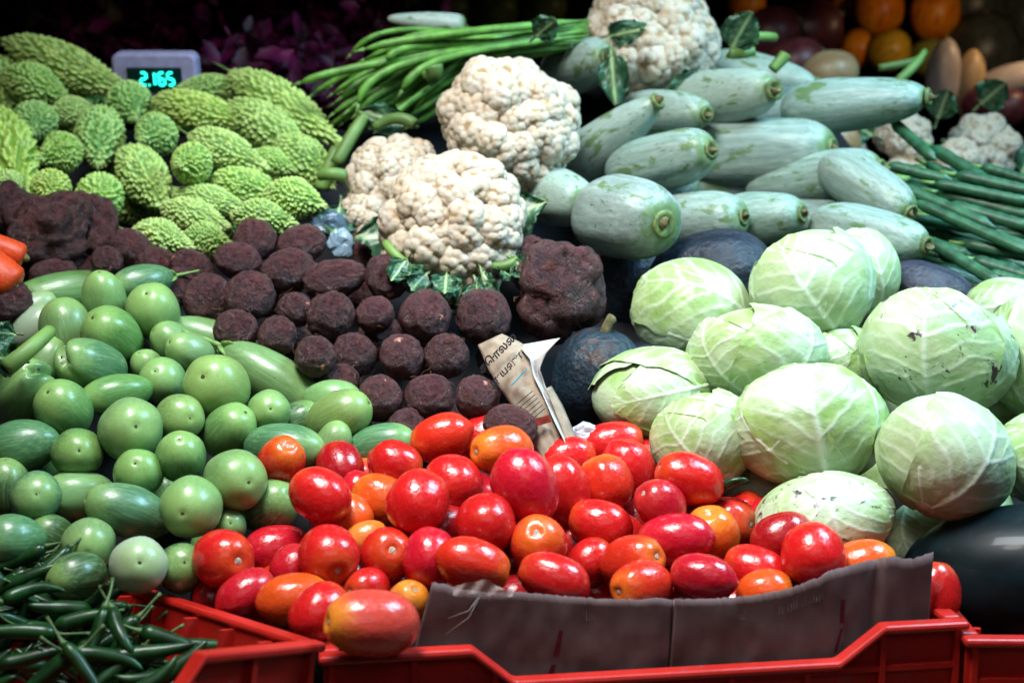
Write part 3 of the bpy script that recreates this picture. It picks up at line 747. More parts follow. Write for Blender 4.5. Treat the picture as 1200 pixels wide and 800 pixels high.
for u, v in [(760,220),(850,215),(940,225),(700,210),(900,140),(820,150)]:
    put('gourd', u, v, 70, 1.8, RNG.uniform(-10, 20), 10, .12, c='d', k=2, label='pale gourd mostly buried under the others of its heap', group='buried gourds of the heap')

# ---- cabbages: direction of the stem end (root)
KC = dict(g=(.23,.37,.10,.0), w=(.34,.45,.24,.0), s=(.30,.42,.19,1.0), d=(.18,.29,.09,.3), y=(.25,.39,.11,.15))  # darkest green: shade painted into cabbages in gaps and below others
C_ = 'cabbage '
for u, v, w, h, an, ti, roll, c, o, k, lab in [
 (951,334,145,128,-60,20,.4,'w',-.05,0,'whitest '+C_+'at the top with a torn outer leaf'),
 (1004,318,92,96,-70,10,1.0,'w',.04,1,'white '+C_+'half hidden behind the top one'),
 (811,369,140,112,-20,10,.9,'g',.0,2,'smooth green '+C_+'beside the dark pumpkin, small dark speck'),
 (887,415,155,104,-85,25,.2,'y',-.02,3,C_+'with a brown streak below the top one'),
 (1100,413,178,132,-95,30,.1,'s',-.03,0,'largest '+C_+'with branching dark scars'),
 (949,500,180,126,-75,30,.3,'y',-.05,1,C_+'with a fan of white ribs in the centre'),
 (1107,536,168,116,-110,30,.5,'w',-.02,2,C_+'under the scarred one with curved white midrib'),
 (760,464,140,98,10,5,2.2,'g',.0,3,'flat smooth green '+C_+'lowest beside the pumpkin'),
 (826,514,128,100,-60,30,.0,'g',.01,0,C_+'with folded leaf right behind the tomatoes'),
 (966,606,158,92,100,20,.6,'s',.0,1,'battered '+C_+'behind the tomatoes near the watermelon'),
 (1088,630,100,84,110,10,1.5,'w',.12,2,C_+'peeping out above the watermelon'),
 (988,428,96,90,-90,20,.7,'d',.05,3,'shaded '+C_+'in the gap left of the scarred one'),
 (1184,362,98,66,180,10,.9,'y',.04,0,'small '+C_+'at the photo edge under the long pods'),
 (1222,412,130,150,-90,10,.2,'y',.01,1,'tall '+C_+'cut by the photo edge beside the scarred one'),
 (1232,538,128,108,170,10,.4,'g',.01,2,'green '+C_+'cut by the photo edge above the watermelon'),
 (893,575,90,80,-40,20,.5,'d',.06,3,'shaded '+C_+'deep in the gap beside a green chilli'),
]:
    put('cabbage', u, v, min(w, h), max(w, h)/min(w, h), an, ti, o, wh=(w, h), c=c, k=k, roll=roll, label=lab)
for u, v in [(1060,470),(900,470),(1040,560),(960,400),(850,450),(1160,480),(1130,600)]:
    put('cabbage', u, v, 110, 1.1, -90, 20, .15, wh=(115, 110), c='d', k=1, roll=0, label='cabbage mostly buried under the others of its heap', group='buried cabbages of the heap')

# ---- dark pumpkins and the watermelon
for u, v, w, a, an, o, c, lab in [
 (700,442,108,1.1,80,.02,0,'dark mottled blue pumpkin with rusty top beside the newspaper'),
 (752,432,60,1.2,30,.05,1,'small dark pumpkin behind the flat smooth cabbage'),
 (835,330,120,1.3,10,.10,1,'navy blue pumpkin in shadow under the pale gourds'),
 (740,335,100,1.2,60,.12,1,'blackish pumpkin in the deep gap beside the knobbly yam'),
 (1085,350,84,1.5,-20,.10,2,'purple grey pumpkin between cabbages and long pods')]:
    put('pumpkin', u, v, w, a, an, 10, o, c=c, label=lab)
put('melon', 1212, 672, 164, 1.86, 4, 5, .09, label='huge blackish green watermelon on the red crate at the corner')

# ---- push overlapping neighbours apart along their lines of sight
def shape(it):
    sx = it.w/2; L = it.asp*sx
    return sx, L
_cl = P(379, 769, 1.15); _rr = FWD + RIGHT*((1131-600)/F) - UP*((728-400)/F); _cr = CAM + _rr*((_cl[2]-CAM[2])/_rr[2])
_yd = np.cross((0, 0, 1.0), unit(_cr - _cl))
def card_depth(u, v):                          # the cardboard sheet stands just inside the crate front
    return float(np.dot(ray_plane(u, v, _cl + _yd*.032, _yd) - CAM, FWD))
for rnd in range(70):
    C, R, I = [], [], []
    for i, it in enumerate(ITEMS):
        k = it.d / F; sx, L = shape(it); base = P(it.u, it.v, it.d)
        if it.kind == 'cabbage':
            C.append(base); R.append(k*(it.wh if hasattr(it, 'wh') else sum(it.kw['wh'])/4*.95)); I.append(i); continue
        ax = axis_dir(it.u, it.v, it.ang, it.tilt)
        ext = max(0, L - sx)
        for s in ((-1, -.33, .33, 1) if ext > sx*.6 else (-1, 1) if ext > .08*sx else (0,)):
            C.append(base + ax*ext*k*s); R.append(k*sx*.95*(1 if abs(s) < .5 else .93)); I.append(i)
    C, R, I = np.array(C), np.array(R), np.array(I)
    dist = np.linalg.norm(C[:, None] - C[None], axis=2); pen = R[:, None] + R[None] - dist
    pen[I[:, None] == I[None]] = 0; pen[pen < 0] = 0
    mv = np.zeros(len(ITEMS))
    for a, b in zip(*np.nonzero(np.triu(pen, 1) > .0015)):
        i, j = I[a], I[b]; s = 1 if ITEMS[i].d0 > ITEMS[j].d0 else -1
        push = min(.006, pen[a, b]*.30)
        fi, fj = (.8, .35) if s > 0 else (.35, .8)
        mv[i] += s*push*fi; mv[j] -= s*push*fj
    for i, it in enumerate(ITEMS):
        if it.kind == 'melon': continue
        it.d = float(np.clip(it.d + np.clip(mv[i], -.008, .008), it.d0 - .05, it.d0 + .09))
        if it.kind == 'tomato' and 505 < it.u < 1110: it.d = max(it.d, card_depth(it.u, it.v) + (it.w/2*1.1 + 4)*it.d/F)

# ---- link them
def child(name, me, par, color=None):
    o = link(name, me, par)
    if color: o.color = color
    return o
def jit(c, amt=.12):
    k = 1 + RNG.uniform(-amt, amt); return tuple(min(1, x*k*(1+RNG.uniform(-.06, .06))) for x in c[:3]) + (c[3],)
CATS = dict(tomato='tomato', egg='eggplant', tuber='tuber', yam='yam', bitter='bitter gourd', gourd='gourd', cabbage='cabbage', pumpkin='pumpkin', melon='watermelon')
NAMES = dict(tomato='plum_tomato', egg='green_eggplant', tuber='brown_tuber', yam='lumpy_yam', bitter='bitter_gourd', gourd='pale_gourd', cabbage='cabbage', pumpkin='dark_pumpkin', melon='watermelon')
GROUPS = dict(tomato='tomatoes in the front heap', egg='green eggplants in the heap', tuber='brown tubers in the heap', yam='lumpy yams', bitter='bitter gourds in the heap', gourd='pale gourds in the stack', cabbage='cabbages in the heap', pumpkin='dark pumpkins', melon=None)
def pumpkin_mesh():
    vs, f = lathe(roundish(30, 2.3), 64, lambda th, z, r: (r*(1 - .045*abs(math.cos(5*th))**6), -.1*math.exp(-(r/.25)**2)*(1 if z > 0 else -1)))
    return displaced(vs, .04, .9, 4, 2), f
def mat_pumpkin(name, a, b, c):
    m = NT(name); q = m.coord(); base = m.mix(m.ramp(m.noise(q, 1.6, 5, .6), .35, .65), a, b)
    base = m.mix(m.math('MULTIPLY', m.ramp(m.noise(q, 1.1, 3), .56, .66), .8), base, c)
    base = m.mix(m.math('MULTIPLY', m.ramp(m.noise(q, 9, 5, .7), .55, .7), .4), base, (.05, .06, .065))
    m.bump(m.noise(q, 7, 5), .25, .05); return m.done(base, .5, .4)
PM = [mesh('pumpkin_body', *pumpkin_mesh(), True, None, mt) for mt in (
    mat_pumpkin('mottled_pumpkin', (.004, .009, .016), (.008, .024, .038), (.045, .018, .012)),
    mat_pumpkin('navy_pumpkin', (.004, .008, .016), (.008, .016, .030), (.012, .017, .03)),
    mat_pumpkin('purple_pumpkin', (.015, .014, .027), (.03, .03, .05), (.03, .02, .025)))]
vs, f = lathe(roundish(30, 2.1), 44, None); MELON = mesh('watermelon_body', vs, f, True, None, M['melon'])
def pumpkin_stalk():
    mb = MB(); mb.add(*tube([(0, 0, .82), (0, 0, 1.0), (.05, 0, 1.12), (.13, .03, 1.2)], [.16, .11, .10, .12], 8)); return mb.mesh('stalk', M['stub'], True)
PSTALK = pumpkin_stalk()

for n_, it in enumerate(ITEMS):
    k = it.d / F; sx, L = shape(it); kw = it.kw; kind = it.kind
    ax = axis_dir(it.u, it.v, it.ang, it.tilt); loc = P(it.u, it.v, it.d)
    x, y, z = frame(ax, it.roll, hint=(0, 0, 1))
    sc = (sx*k, sx*k, L*k); colr = None; r = RNG.random()
    if kind == 'tomato': me = TOM[n_ % 7]; colr = jit(TC[kw['c']])
    elif kind == 'egg':
        me = EGGF if kw['opt'] == 'f' else EGG[n_ % 6]; colr = jit(EC[kw['c']])
        if kw['opt'] == 'f': x, y, z = frame(ax, math.radians(150), hint=-FWD)
    elif kind == 'tuber': me = TUB[n_ % 7]; colr = jit((.036, .0105, .0125, 1), .5)
    elif kind == 'yam': me = YAM[kw['k']]; colr = jit((.030, .010, .011, 1), .2)
    elif kind == 'bitter': me = BIT[kw['k'] if kw['k'] < 4 else 0]; colr = jit(BC[kw['c']], .1); sc = (sc[0]*.93, sc[1]*.93, sc[2])
    elif kind == 'gourd': me = GRD[kw['k']]; colr = jit(GC[kw['c']], .08)
    elif kind == 'cabbage':
        me = CORE[n_ % 3]; colr = jit(KC[kw['c']], .06); w, h = kw['wh']
        x, y, z = frame(-ax, kw['roll']*.5, hint=-FWD)
    elif kind == 'pumpkin': me = PM[kw['c']]; colr = (1, 1, 1, 1)
    else: me = MELON; colr = (1, 1, 1, 1)
    o = link(NAMES[kind], me); o.color = colr or (1, 1, 1, 1)
    tag(o, kw['label'], CATS[kind], kw.get('group') or GROUPS[kind])
    if kind == 'cabbage':
        # wider than tall in the picture: a flattened head, squashed along the picture's vertical as cabbages settle
        rr = unit(np.cross(FWD, UP)); rot = mat4(x, y, z, (0, 0, 0))
        dep = (w*h)**.5
        sq = mat4(rr*w/2*k, UP*h/2*k, FWD*dep/2*k, (0, 0, 0))
        fr = mat4(rr, UP, FWD, (0, 0, 0)).inverted()
        full = Matrix.Translation(Vector(loc)) @ sq @ fr @ rot
        # keep only rotation + axis scales (no shear): scale each body axis by how much the squash stretches it
        R3 = rot.to_3x3(); A = (sq @ fr).to_3x3()
        s3 = [(A @ R3.col[i]).length for i in range(3)]
        o.matrix_world = mat4(np.array(R3.col[0])*s3[0], np.array(R3.col[1])*s3[1], np.array(R3.col[2])*s3[2], loc)
    else:
        o.matrix_world = mat4(x*sc[0], y*sc[1], z*sc[2], loc)
    if kw.get('group'): continue
    if kind == 'tomato' and it.tilt > -6:
        child('stem_scar', TSCAR[n_ % 3], child('corky_ring', TRING[n_ % 3], o))
    elif kind == 'egg':
        if it.tilt > 5: child('blossom_scar', EDOT[n_ % 3], o)
        if 's' in kw['opt']: child('stalk', ESTALK[n_ % 3], o)
    elif kind == 'tuber':
        if 'h' in kw['opt']: child('rootlets', ROOT[n_ % 4], o)['kind'] = 'stuff'
        if 's' in kw['opt']: child('shoot_scar', SHOOT[n_ % 3], o)
    elif kind == 'yam': child('rootlets', ROOT[n_ % 4], o)['kind'] = 'stuff'
    elif kind == 'bitter': child('stalk', BSTALK, o)
    elif kind == 'gourd':
        if it.tilt > 0: child('stem_stub', GSTUB, child('stem_ring', GRING, o))
    elif kind == 'cabbage':
        for me2 in CLEAF[kw['k']]: child('outer_leaf', me2, o, colr)
        child('cut_stem', CSTEM, o)
    elif kind == 'pumpkin': child('stalk', PSTALK, o)
# ------------------------------------------------------------------ cauliflowers
def cauliflower(u, v, w, ang, tilt, d, lab, nf=34, leaves=6, seed=0, squash=.8, spread=2.05, grp='cauliflowers'):
    r = np.random.default_rng(seed); k = d/F; R = w/2*k
    ax = axis_dir(u, v, ang, tilt); x, y, z = frame(ax, seed*1.3)
    root = bpy.data.objects.new('cauliflower', None); COL.objects.link(root); root.empty_display_size = .01
    base = P(u, v, d) - ax*R*.25
    root.matrix_world = mat4(x*R, y*R, z*R, base)
    tag(root, lab, 'cauliflower', grp)
    pts = fib(nf*2, .07, r); pts = pts[pts[:, 2] > math.cos(spread)]
    vs, f = lathe(roundish(16, 2.0), 24, None)
    core = link('curd_core', mesh('curd_core', np.array(vs)*(.66, .66, .55), f, True, {'crev': np.ones(len(vs))}, M['curd']), root)  # core takes the full crevice shade in its colour
    for i, p in enumerate(pts):
        fs = r.uniform(.24, .34)*(34/nf)**.5
        q = np.array([p[0]*.74, p[1]*.74, p[2]*.74*squash]) * r.uniform(.88, 1.08)
        fx, fy, fz = frame(p*np.array([1, 1, 1.15]), r.uniform(0, 6.28), hint=(.3, .9, .2))
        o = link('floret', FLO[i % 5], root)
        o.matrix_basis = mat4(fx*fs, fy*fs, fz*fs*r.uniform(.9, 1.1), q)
    for i in range(leaves):
        a = 6.283*i/leaves + r.uniform(-.3, .3); dr = np.array([math.cos(a), math.sin(a), 0])
        up = unit(dr*.75 + np.array([0, 0, .55+r.uniform(-.2, .2)])); side = np.cross(up, dr); side = unit(side) if np.linalg.norm(side) > .1 else np.array([-dr[1], dr[0], 0])
        nrm = np.cross(side, up); s = r.uniform(.55, .85)
        o = link('leaf', LEAF[(i+seed) % 4], root); o.matrix_basis = mat4(side*s, up*s, nrm*s, dr*.45 + np.array([0, 0, -.48]))
        o = link('leaf_stalk', LSTALK, root); s = .55; dr2 = unit(dr + np.array([0, 0, .25]))
        sd = unit(np.cross(dr2, [0, 0, 1])); o.matrix_basis = mat4(sd*s, dr2*s, np.cross(sd, dr2)*s, dr*.35 + np.array([0, 0, -.42]))
    return root
cauliflower(528, 250, 184, 100, 58, 1.70, 'large creamy cauliflower in front, sitting above the brown tubers', 36, 7, 1, .72)
cauliflower(603, 134, 172, 70, 52, 1.84, 'round creamy cauliflower between the bean bunch and pale gourds', 38, 5, 2, .8)
cauliflower(452, 202, 112, 120, 30, 1.86, 'loose white cauliflower behind the large front one', 26, 4, 3, .75)
cauliflower(420, 264, 62, 190, 20, 1.83, 'small broken cauliflower piece beside the blue plastic', 14, 2, 4, .8)
cauliflower(772, 32, 160, 60, 40, 2.12, 'uppermost cauliflower wrapped in dark leaves above the gourds', 36, 9, 5, .85)
cauliflower(1152, 170, 82, 80, 50, 2.42, 'smooth white cauliflower behind the long pods', 22, 6, 6, .9)
cauliflower(1118, 187, 58, 120, 30, 2.34, 'smaller white cauliflower touching the smooth one', 18, 4, 7, .9)
cauliflower(1062, 158, 60, 60, 40, 2.36, 'white cauliflower behind the tip of the longest gourd', 18, 4, 8, .9)
cauliflower(985, 172, 60, 80, 20, 2.40, 'yellowish cauliflower in the gap under the longest gourd', 18, 3, 9, .9)
cauliflower(1062, 208, 56, 80, 20, 2.34, 'dull cauliflower mostly under the long pods', 18, 3, 10, .9)

# loose leaves and stalks round the cauliflowers, each a leaf on its own
def loose_leaf(u, v, d, Lpx, ang, tilt, k, lab, roll=0.0, name='cauliflower_leaf', wd=1.25):
    kk = d/F; yv = axis_dir(u, v, ang, tilt); view = unit(P(u, v, d) - CAM)
    xv = unit(np.cross(yv, -view)); zv = np.cross(xv, yv); c, s = math.cos(roll), math.sin(roll)
    xv, zv = c*xv + s*zv, -s*xv + c*zv
    o = link(name, LEAF[k]); L = Lpx*kk
    o.matrix_world = mat4(xv*L*wd*.62, yv*L, zv*L, P(u, v, d)); tag(o, lab, 'leaf', 'loose brassica leaves')
    return o
for a in [(482,296,1.66,50,-125,25,0,'dark green leaf poking out low left under the large front cauliflower'),
          (524,312,1.66,46,-95,25,1,'curled dark leaf hanging under the middle of the large front cauliflower'),
          (562,310,1.66,46,-75,25,2,'ragged leaf hanging below the large front cauliflower'),
          (598,298,1.66,46,-50,25,3,'small leaf at the outer edge of the large front cauliflower'),
          (715,50,2.02,70,-85,25,2,'blue-green leaf hanging beside the bluish white gourd'),
          (705,44,2.03,56,10,45,2,'dark leaf folded across the uppermost cauliflower'),
          (850,70,2.05,66,60,10,3,'bright leaf standing beside the uppermost cauliflower'),
          (840,80,2.04,70,-150,15,2,'dark leaf lying on the large gourd with ring shaped stem'),
          (400,230,1.82,60,-100,20,1,'dark leaf between bitter gourds and loose cauliflower'),
          (425,290,1.78,50,-100,10,0,'dark leaf under the small broken cauliflower piece'),
          (490,150,1.92,70,165,10,2,'teal leaf behind the loose white cauliflower'),
          (620,50,1.98,50,40,20,3,'small leaf on top of the round cauliflower'),
          (1095,150,2.38,50,70,10,3,'green leaf behind the smaller white cauliflower'),
          (1140,130,2.46,52,40,10,1,'leaf rising behind the smooth white cauliflower'),
          (1035,165,2.34,60,150,10,0,'bright green leaf under the tip of the longest gourd'),
          (1190,215,2.34,60,60,10,2,'dark leaf at the photo edge beside the smooth cauliflower'),
          (35,425,1.42,52,170,15,1,'torn dark leaf at the edge beside the cut leaf stalk'),
          (28,392,1.45,46,175,25,0,'blue-green leaf bit above the cut leaf stalk')]:
    loose_leaf(*a)
for i in range(13):
    r3 = random.Random(70+i); t = i/12
    uu = 468 + 150*t; vv = 300 + 24*math.sin(math.pi*min(1, t*1.15)) + r3.uniform(-6, 4)
    loose_leaf(uu, vv, 1.655 + .015*r3.random(), r3.uniform(34, 50), -135 + 95*t + r3.gauss(0, 22), r3.uniform(10, 35), i % 4, 'ragged dark leaf in the fringe under the large front cauliflower', r3.gauss(0, .6), 'cauliflower_leaf', 1.5)['group'] = 'leaf fringe of the front cauliflower'
def stalk_thing(pts, rad, lab, mat='stalk', name='leaf_stalk'):
    P3 = [P(*p) for p in pts]; n = len(P3)
    if n == 4: P3 = bezier(*P3, 12); n = 12
    vs, f = tube(P3, np.interp(np.linspace(0, 1, n), np.linspace(0, 1, len(rad)), rad), 10)
    o = link(name, mesh(name, vs, f, True, None, M[mat])); tag(o, lab, 'stalk', 'cut leaf stalks'); return o
for pts, rad, lab in [
 ([(8,430,1.40),(25,418,1.40),(45,400,1.41),(58,388,1.44)], [.0095,.0085,.007], 'cut pale leaf stalk lying across the eggplants at the edge'),
 ([(428,135,1.92),(418,150,1.92),(405,170,1.90),(394,192,1.9)], [.008,.009,.009], 'thick cut green stalk between bitter gourds and loose cauliflower'),
 ([(395,175,1.93),(388,190,1.92),(382,205,1.92),(376,222,1.92)], [.009,.010,.011], 'shaded green stalk beside the thick cut one'),
 ([(375,206,1.84),(385,203,1.83),(394,204,1.83),(402,206,1.84)], [.007,.009,.009], 'stubby pale green stalk end by the bitter gourds'),
 ([(438,150,1.9),(455,138,1.9),(470,134,1.89),(486,146,1.89)], [.006,.008,.008], 'bent green stalk arching over the loose cauliflower'),
 ([(858,48,2.05),(880,43,2.05),(895,42,2.06),(908,44,2.08)], [.007,.007,.0065], 'thin pale stalk sticking out beside the uppermost cauliflower'),
 ([(855,62,2.04),(868,64,2.04),(876,62,2.05),(884,60,2.05)], [.009,.008,.007], 'short thick stalk under the thin pale one'),
 ([(1030,80,2.3),(1050,76,2.3),(1065,75,2.3),(1080,70,2.3)], [.006,.007,.008], 'curved green stalk rising above the longest gourd'),
 ([(1052,95,2.28),(1065,85,2.28),(1078,72,2.29),(1084,60,2.3)], [.007,.008,.005], 'thick dark stalk above the tip of the longest gourd'),
 ([(905,82,2.1),(912,74,2.1),(918,68,2.1),(920,64,2.1)], [.008,.009,.010], 'tiny cut stalk behind the thin necked gourd'),
 ([(578,312,1.66),(588,314,1.655),(598,311,1.655),(606,305,1.66)], [.005,.006,.007], 'pale cut stalk under the large front cauliflower'),
 ([(452,285,1.68),(458,295,1.66),(466,302,1.66),(478,310,1.66)], [.005,.006,.005], 'green stalk low on the large front cauliflower'),
 ([(497,85,1.94),(505,95,1.93),(512,88,1.92),(508,78,1.92)], [.005,.010,.013], 'small pale bud stalk beside the round cauliflower')]:
    stalk_thing(pts, rad, lab)

# ------------------------------------------------------------------ green beans in a bunch, long pods
def bean(pts, r0, lab, cat, grp, mat, name, bumps=0):
    c = bezier(*[P(*p) for p in pts], 22)
    t = np.linspace(0, 1, 22); rad = r0*np.minimum(1, np.minimum(.25+t*9, .12+(1-t)*6))*(1+bumps*np.sin(t*46))
    vs, f = tube(c, rad, 9); o = link(name, mesh(name+'_body', vs, f, True, None, M[mat]))
    e = unit(c[-1]-c[-2]); st = tube([c[0], c[0]-unit(c[1]-c[0])*r0*1.2, c[0]-unit(c[1]-c[0])*r0*2.4], [r0*.5, r0*.35, r0*.3], 6)
    link('stem_end', mesh('stem_end', *st, True, None, M['stalk']), o)
    tag(o, lab, cat, grp); return o
rb = random.Random(5)
BL = [((427,58),(500,38),(600,34),'topmost green bean lying straight along the bunch, its tip over purple leaves'),
      ((352,97),(400,78),(520,62),'green bean reaching farthest over the purple leaves'),
      ((420,122),(428,70),(520,62),'thick green bean bending steeply down the front of the bunch'),
      ((471,106),(490,72),(520,60),'green bean hanging straight down in the middle of the bunch'),
      ((452,70),(470,52),(482,50),'short pale tipped green bean standing out of the bunch top')]
for i, (a, b, c, lab) in enumerate(BL):
    bean([(a[0], a[1], 1.99), (b[0], b[1], 1.99), (c[0], c[1], 2.0), (690, 24+6*i, 2.08)], .0062, lab, 'green bean', 'green beans in the bunch', 'bean', 'green_bean', .03)
for i in range(64):
    t = rb.random(); q = rb.random()
    ex, ey = 362 + 120*t + rb.uniform(-8, 8), 102 + 66*q*(1-.25*t) + rb.uniform(-6, 6)
    if i % 3 == 0: ex, ey = 410 + 110*t, 60 + 80*q*.8
    mid = (ex + 38 + 40*rb.random(), ey - 34 - 34*rb.random()*(1-.2*t)); top = 22 + 34*rb.random()
    bean([(ex, ey, 2.02+.10*rb.random()), (*mid, 2.0+.10*rb.random()), (560+rb.uniform(-30, 20), 48+rb.uniform(-8, 30), 2.03+.08*rb.random()), (692+rb.uniform(-8, 6), top, 2.10+.06*rb.random())],
         rb.uniform(.0042, .0053), 'slender green bean among many alike in the drooping bunch', 'green bean', 'alike green beans of the bunch', 'bean', 'green_bean', .03)
PL = [((1046,143),(1097,188)),((1040,194),(1118,212)),((1090,172),(1215,248)),((1085,192),(1160,230)),((1054,219),(1168,268)),((1098,226),(1215,255)),
      ((1060,255),(1215,280)),((1062,258),(1215,318)),((1087,282),(1178,335)),((1140,305),(1215,328)),((1046,310),(1096,313)),((1085,316),(1155,342)),
      ((1120,205),(1215,226)),((1130,286),(1215,302)),((1060,275),(1140,300)),((1150,196),(1215,214)),((1070,236),(1215,300)),((1110,240),(1215,268)),((1050,300),(1120,328)),
      ((1075,205),(1215,262)),((1120,262),(1215,292)),((1160,320),(1215,336)),((1065,232),(1150,262)),((1100,300),(1200,316)),((1095,215),(1215,238))]
PLAB = {0:'long dark pod leaning steeply from under the longest gourd',1:'long pod with a greyish dry tip in front of a cauliflower',2:'long pod crossing just below the smooth white cauliflower',3:'long pod with a blunt pale end under the small cauliflower',
        6:'ribbed long pod with a grey tip in mid bundle',7:'light edged long pod slanting through the bundle',8:'long pod slanting down to the small edge cabbage',11:'lowest long pod ending above the purple grey pumpkin',10:'short pod end beside the lowest pale gourd'}
for i, ((x0, y0), (x1, y1)) in enumerate(PL):
    L = math.hypot(x1-x0, y1-y0); dz = .03*(i % 4)
    d0, d1 = D(y0)+.04+dz, D(y1)+.02+dz
    sag = rb.uniform(2, 7)
    bean([(x0, y0, d0), (x0+(x1-x0)*.3, y0+(y1-y0)*.3-sag*.2, d0*.7+d1*.3), (x0+(x1-x0)*.7, y0+(y1-y0)*.7+sag*.3, d0*.3+d1*.7), (x1, y1, d1)], rb.uniform(.0072, .0098),
         PLAB.get(i, 'long dark green pod among many alike in the bundle beside the gourds'), 'long pod', 'long pods in the bundle' if i in PLAB else 'alike long pods of the bundle', 'pod', 'long_green_pod', .05)
for i in range(24):
    y = rb.uniform(190, 330); x0 = rb.uniform(1050, 1110)
    bean([(x0, y, D(y)+.17), (x0+40, y+10, D(y)+.16), (x0+90, y+28, D(y)+.15), (1225, y+44, D(y)+.12)], .010, 'long dark green pod buried deep in the bundle beside the gourds', 'long pod', 'buried long pods of the bundle', 'pod', 'long_green_pod', .05)

# ------------------------------------------------------------------ crates
def crate(name, L, Dp, H, dip, label, origin, xdir, ydir, zdir, group='red plastic crates'):
    root = bpy.data.objects.new(name, None); COL.objects.link(root); root.empty_display_size = .01
    root.matrix_world = mat4(xdir, ydir, zdir, origin); tag(root, label, 'crate', group)
    mt = M['red_plastic']; t = .004; rw, rh = .013, .0075
    (a0, a1, a2, a3, dd) = dip
    top = [(0, 0), (a0, 0), (a1, -dd), (a2, -dd), (a3, 0), (L, 0)]           # front and back top line: (x, dz)
    def wall(y0, y1, line):
        n = len(line); vs = []
        for y in (y0, y1):
            vs += [(x, y, H + z - rh) for x, z in line] + [(x, y, .01) for x, z in line]
        fs = []
        for i in range(n-1):
            fs.append((i, i+1, n+i+1, n+i)); fs.append((2*n+i+1, 2*n+i, 3*n+i, 3*n+i+1)); fs.append((i+1, i, 2*n+i, 2*n+i+1)); fs.append((n+i, n+i+1, 3*n+i+1, 3*n+i))
        fs += [(0, n, 3*n, 2*n), (n-1, 3*n-1, 4*n-1, 2*n-1)]
        return vs, fs
    def rim(y0, y1, line):
        n = len(line); vs = []
        for x, z in line: vs += [(x, y0, H+z-rh), (x, y0, H+z), (x, y1, H+z), (x, y1, H+z-rh)]
        fs = [(0, 1, 2, 3), (4*n-1, 4*n-2, 4*n-3, 4*n-4)]
        for i in range(n-1):
            for j in range(4): fs.append((4*i+j, 4*i+(j+1) % 4, 4*i+4+(j+1) % 4, 4*i+4+j)[::-1])
        return vs, fs
    side = [(0, 0), (Dp-2*t, 0)]
    for q, (y0, y1) in enumerate(((rw*.55, rw*.55+t), (Dp-rw*.55-t, Dp-rw*.55))):
        link('wall_panel', mesh('wall_panel', *wall(y0, y1, top), False, None, mt), root)
        vs, fs = rim(-.003 if q == 0 else Dp-rw, rw if q == 0 else Dp+.003, [(x + (-.004 if x == 0 else .004 if x == L else 0), z) for x, z in top])
        bevel(link('rim', mesh('rim', vs, fs, False, None, mt), root), .003)
        sgn = -1 if q == 0 else 1; yo = (.001, rw*.55) if q == 0 else (Dp-rw*.55, Dp-.001)
        for x in np.linspace(.004, L-.008, 9):                     # upright ribs outside the wall
            zt = np.interp(x, [p[0] for p in top], [p[1] for p in top])
            b = MB().box((x, yo[0], .005), (x+.005, yo[1], H+zt-rh-.0005)); link('upright_rib', b.mesh('upright_rib', mt), root)
        for z in (H-dd-.012, H-dd-.055, H-.16, .03):
            b = MB().box((.0045, yo[0]+.0015, z), (L-.0045, yo[1], z+.005)); link('cross_rib', b.mesh('cross_rib', mt), root)
    for q, x0 in enumerate((rw*.55, L-rw*.55-t)):
        b = MB().box((x0, rw*.55+t+.0005, .01), (x0+t, Dp-rw*.55-t-.0005, H-rh)); link('side_panel', b.mesh('side_panel', mt), root)
        xr = (-.004, rw) if q == 0 else (L-rw, L+.004)
        b = MB().box((xr[0], rw+.0005, H-rh), (xr[1], Dp-rw-.0005, H)); bevel(link('rim', b.mesh('rim', mt), root), .003)
        ins = (x0+t+.0003, x0+t+.013) if q == 0 else (x0-.013, x0-.0003)  # ledge and stiffeners on the inside
        for j, y in enumerate(np.linspace(.045, Dp-.06, 6)):
            b = MB().box((ins[0], y, H-.045 if j % 2 else H-.075), (ins[1], y+.005, H-rh-.0005)); link('inner_stiffener', b.mesh('inner_stiffener', mt), root)
        for j, (ya, yb) in enumerate(((.03, .13), (.15, .23), (.25, Dp-.03))):
            b = MB().box((ins[0], ya, .02), (ins[1], min(yb, Dp-.03), H-.05 - .004*j)); bevel(link('inner_ledge', b.mesh('inner_ledge', mt), root), .002)
        out = (.0005, x0-.0005) if q == 0 else (x0+t+.0005, L-.0005)
        for y in np.linspace(.03, Dp-.03, 6):
            b = MB().box((out[0], y, .005), (out[1], y+.005, H-rh-.0005)); link('upright_rib', b.mesh('upright_rib', mt), root)
        for z in (H-.07, H-.15):
            b = MB().box((out[0]+.001, .022, z), (out[1], Dp-.022, z+.005)); link('cross_rib', b.mesh('cross_rib', mt), root)
    b = MB().box((.012, .012, .001), (L-.012, Dp-.012, .0098)); link('floor_panel', b.mesh('floor_panel', mt), root)
    return root
# tomato crate: its front rim runs through two points of the photograph at one height
CL = P(379, 769, 1.15); zr = CL[2]
rr_ = FWD + RIGHT*((1131-600)/F) - UP*((728-400)/F); CR = CAM + rr_*((zr-CAM[2])/rr_[2])
xd = unit(CR-CL); Lc = float(np.linalg.norm(CR-CL)); zd = np.array([0, 0, 1.0]); yd = np.cross(zd, xd)
Hc = .30; fx = Lc/752
DIP = (166*fx, 214*fx, 598*fx, 652*fx, .030)
crate('plastic_crate', Lc, .40, Hc, DIP, 'red plastic crate full of tomatoes with cardboard inside its front', CL - zd*Hc, xd, yd, zd)
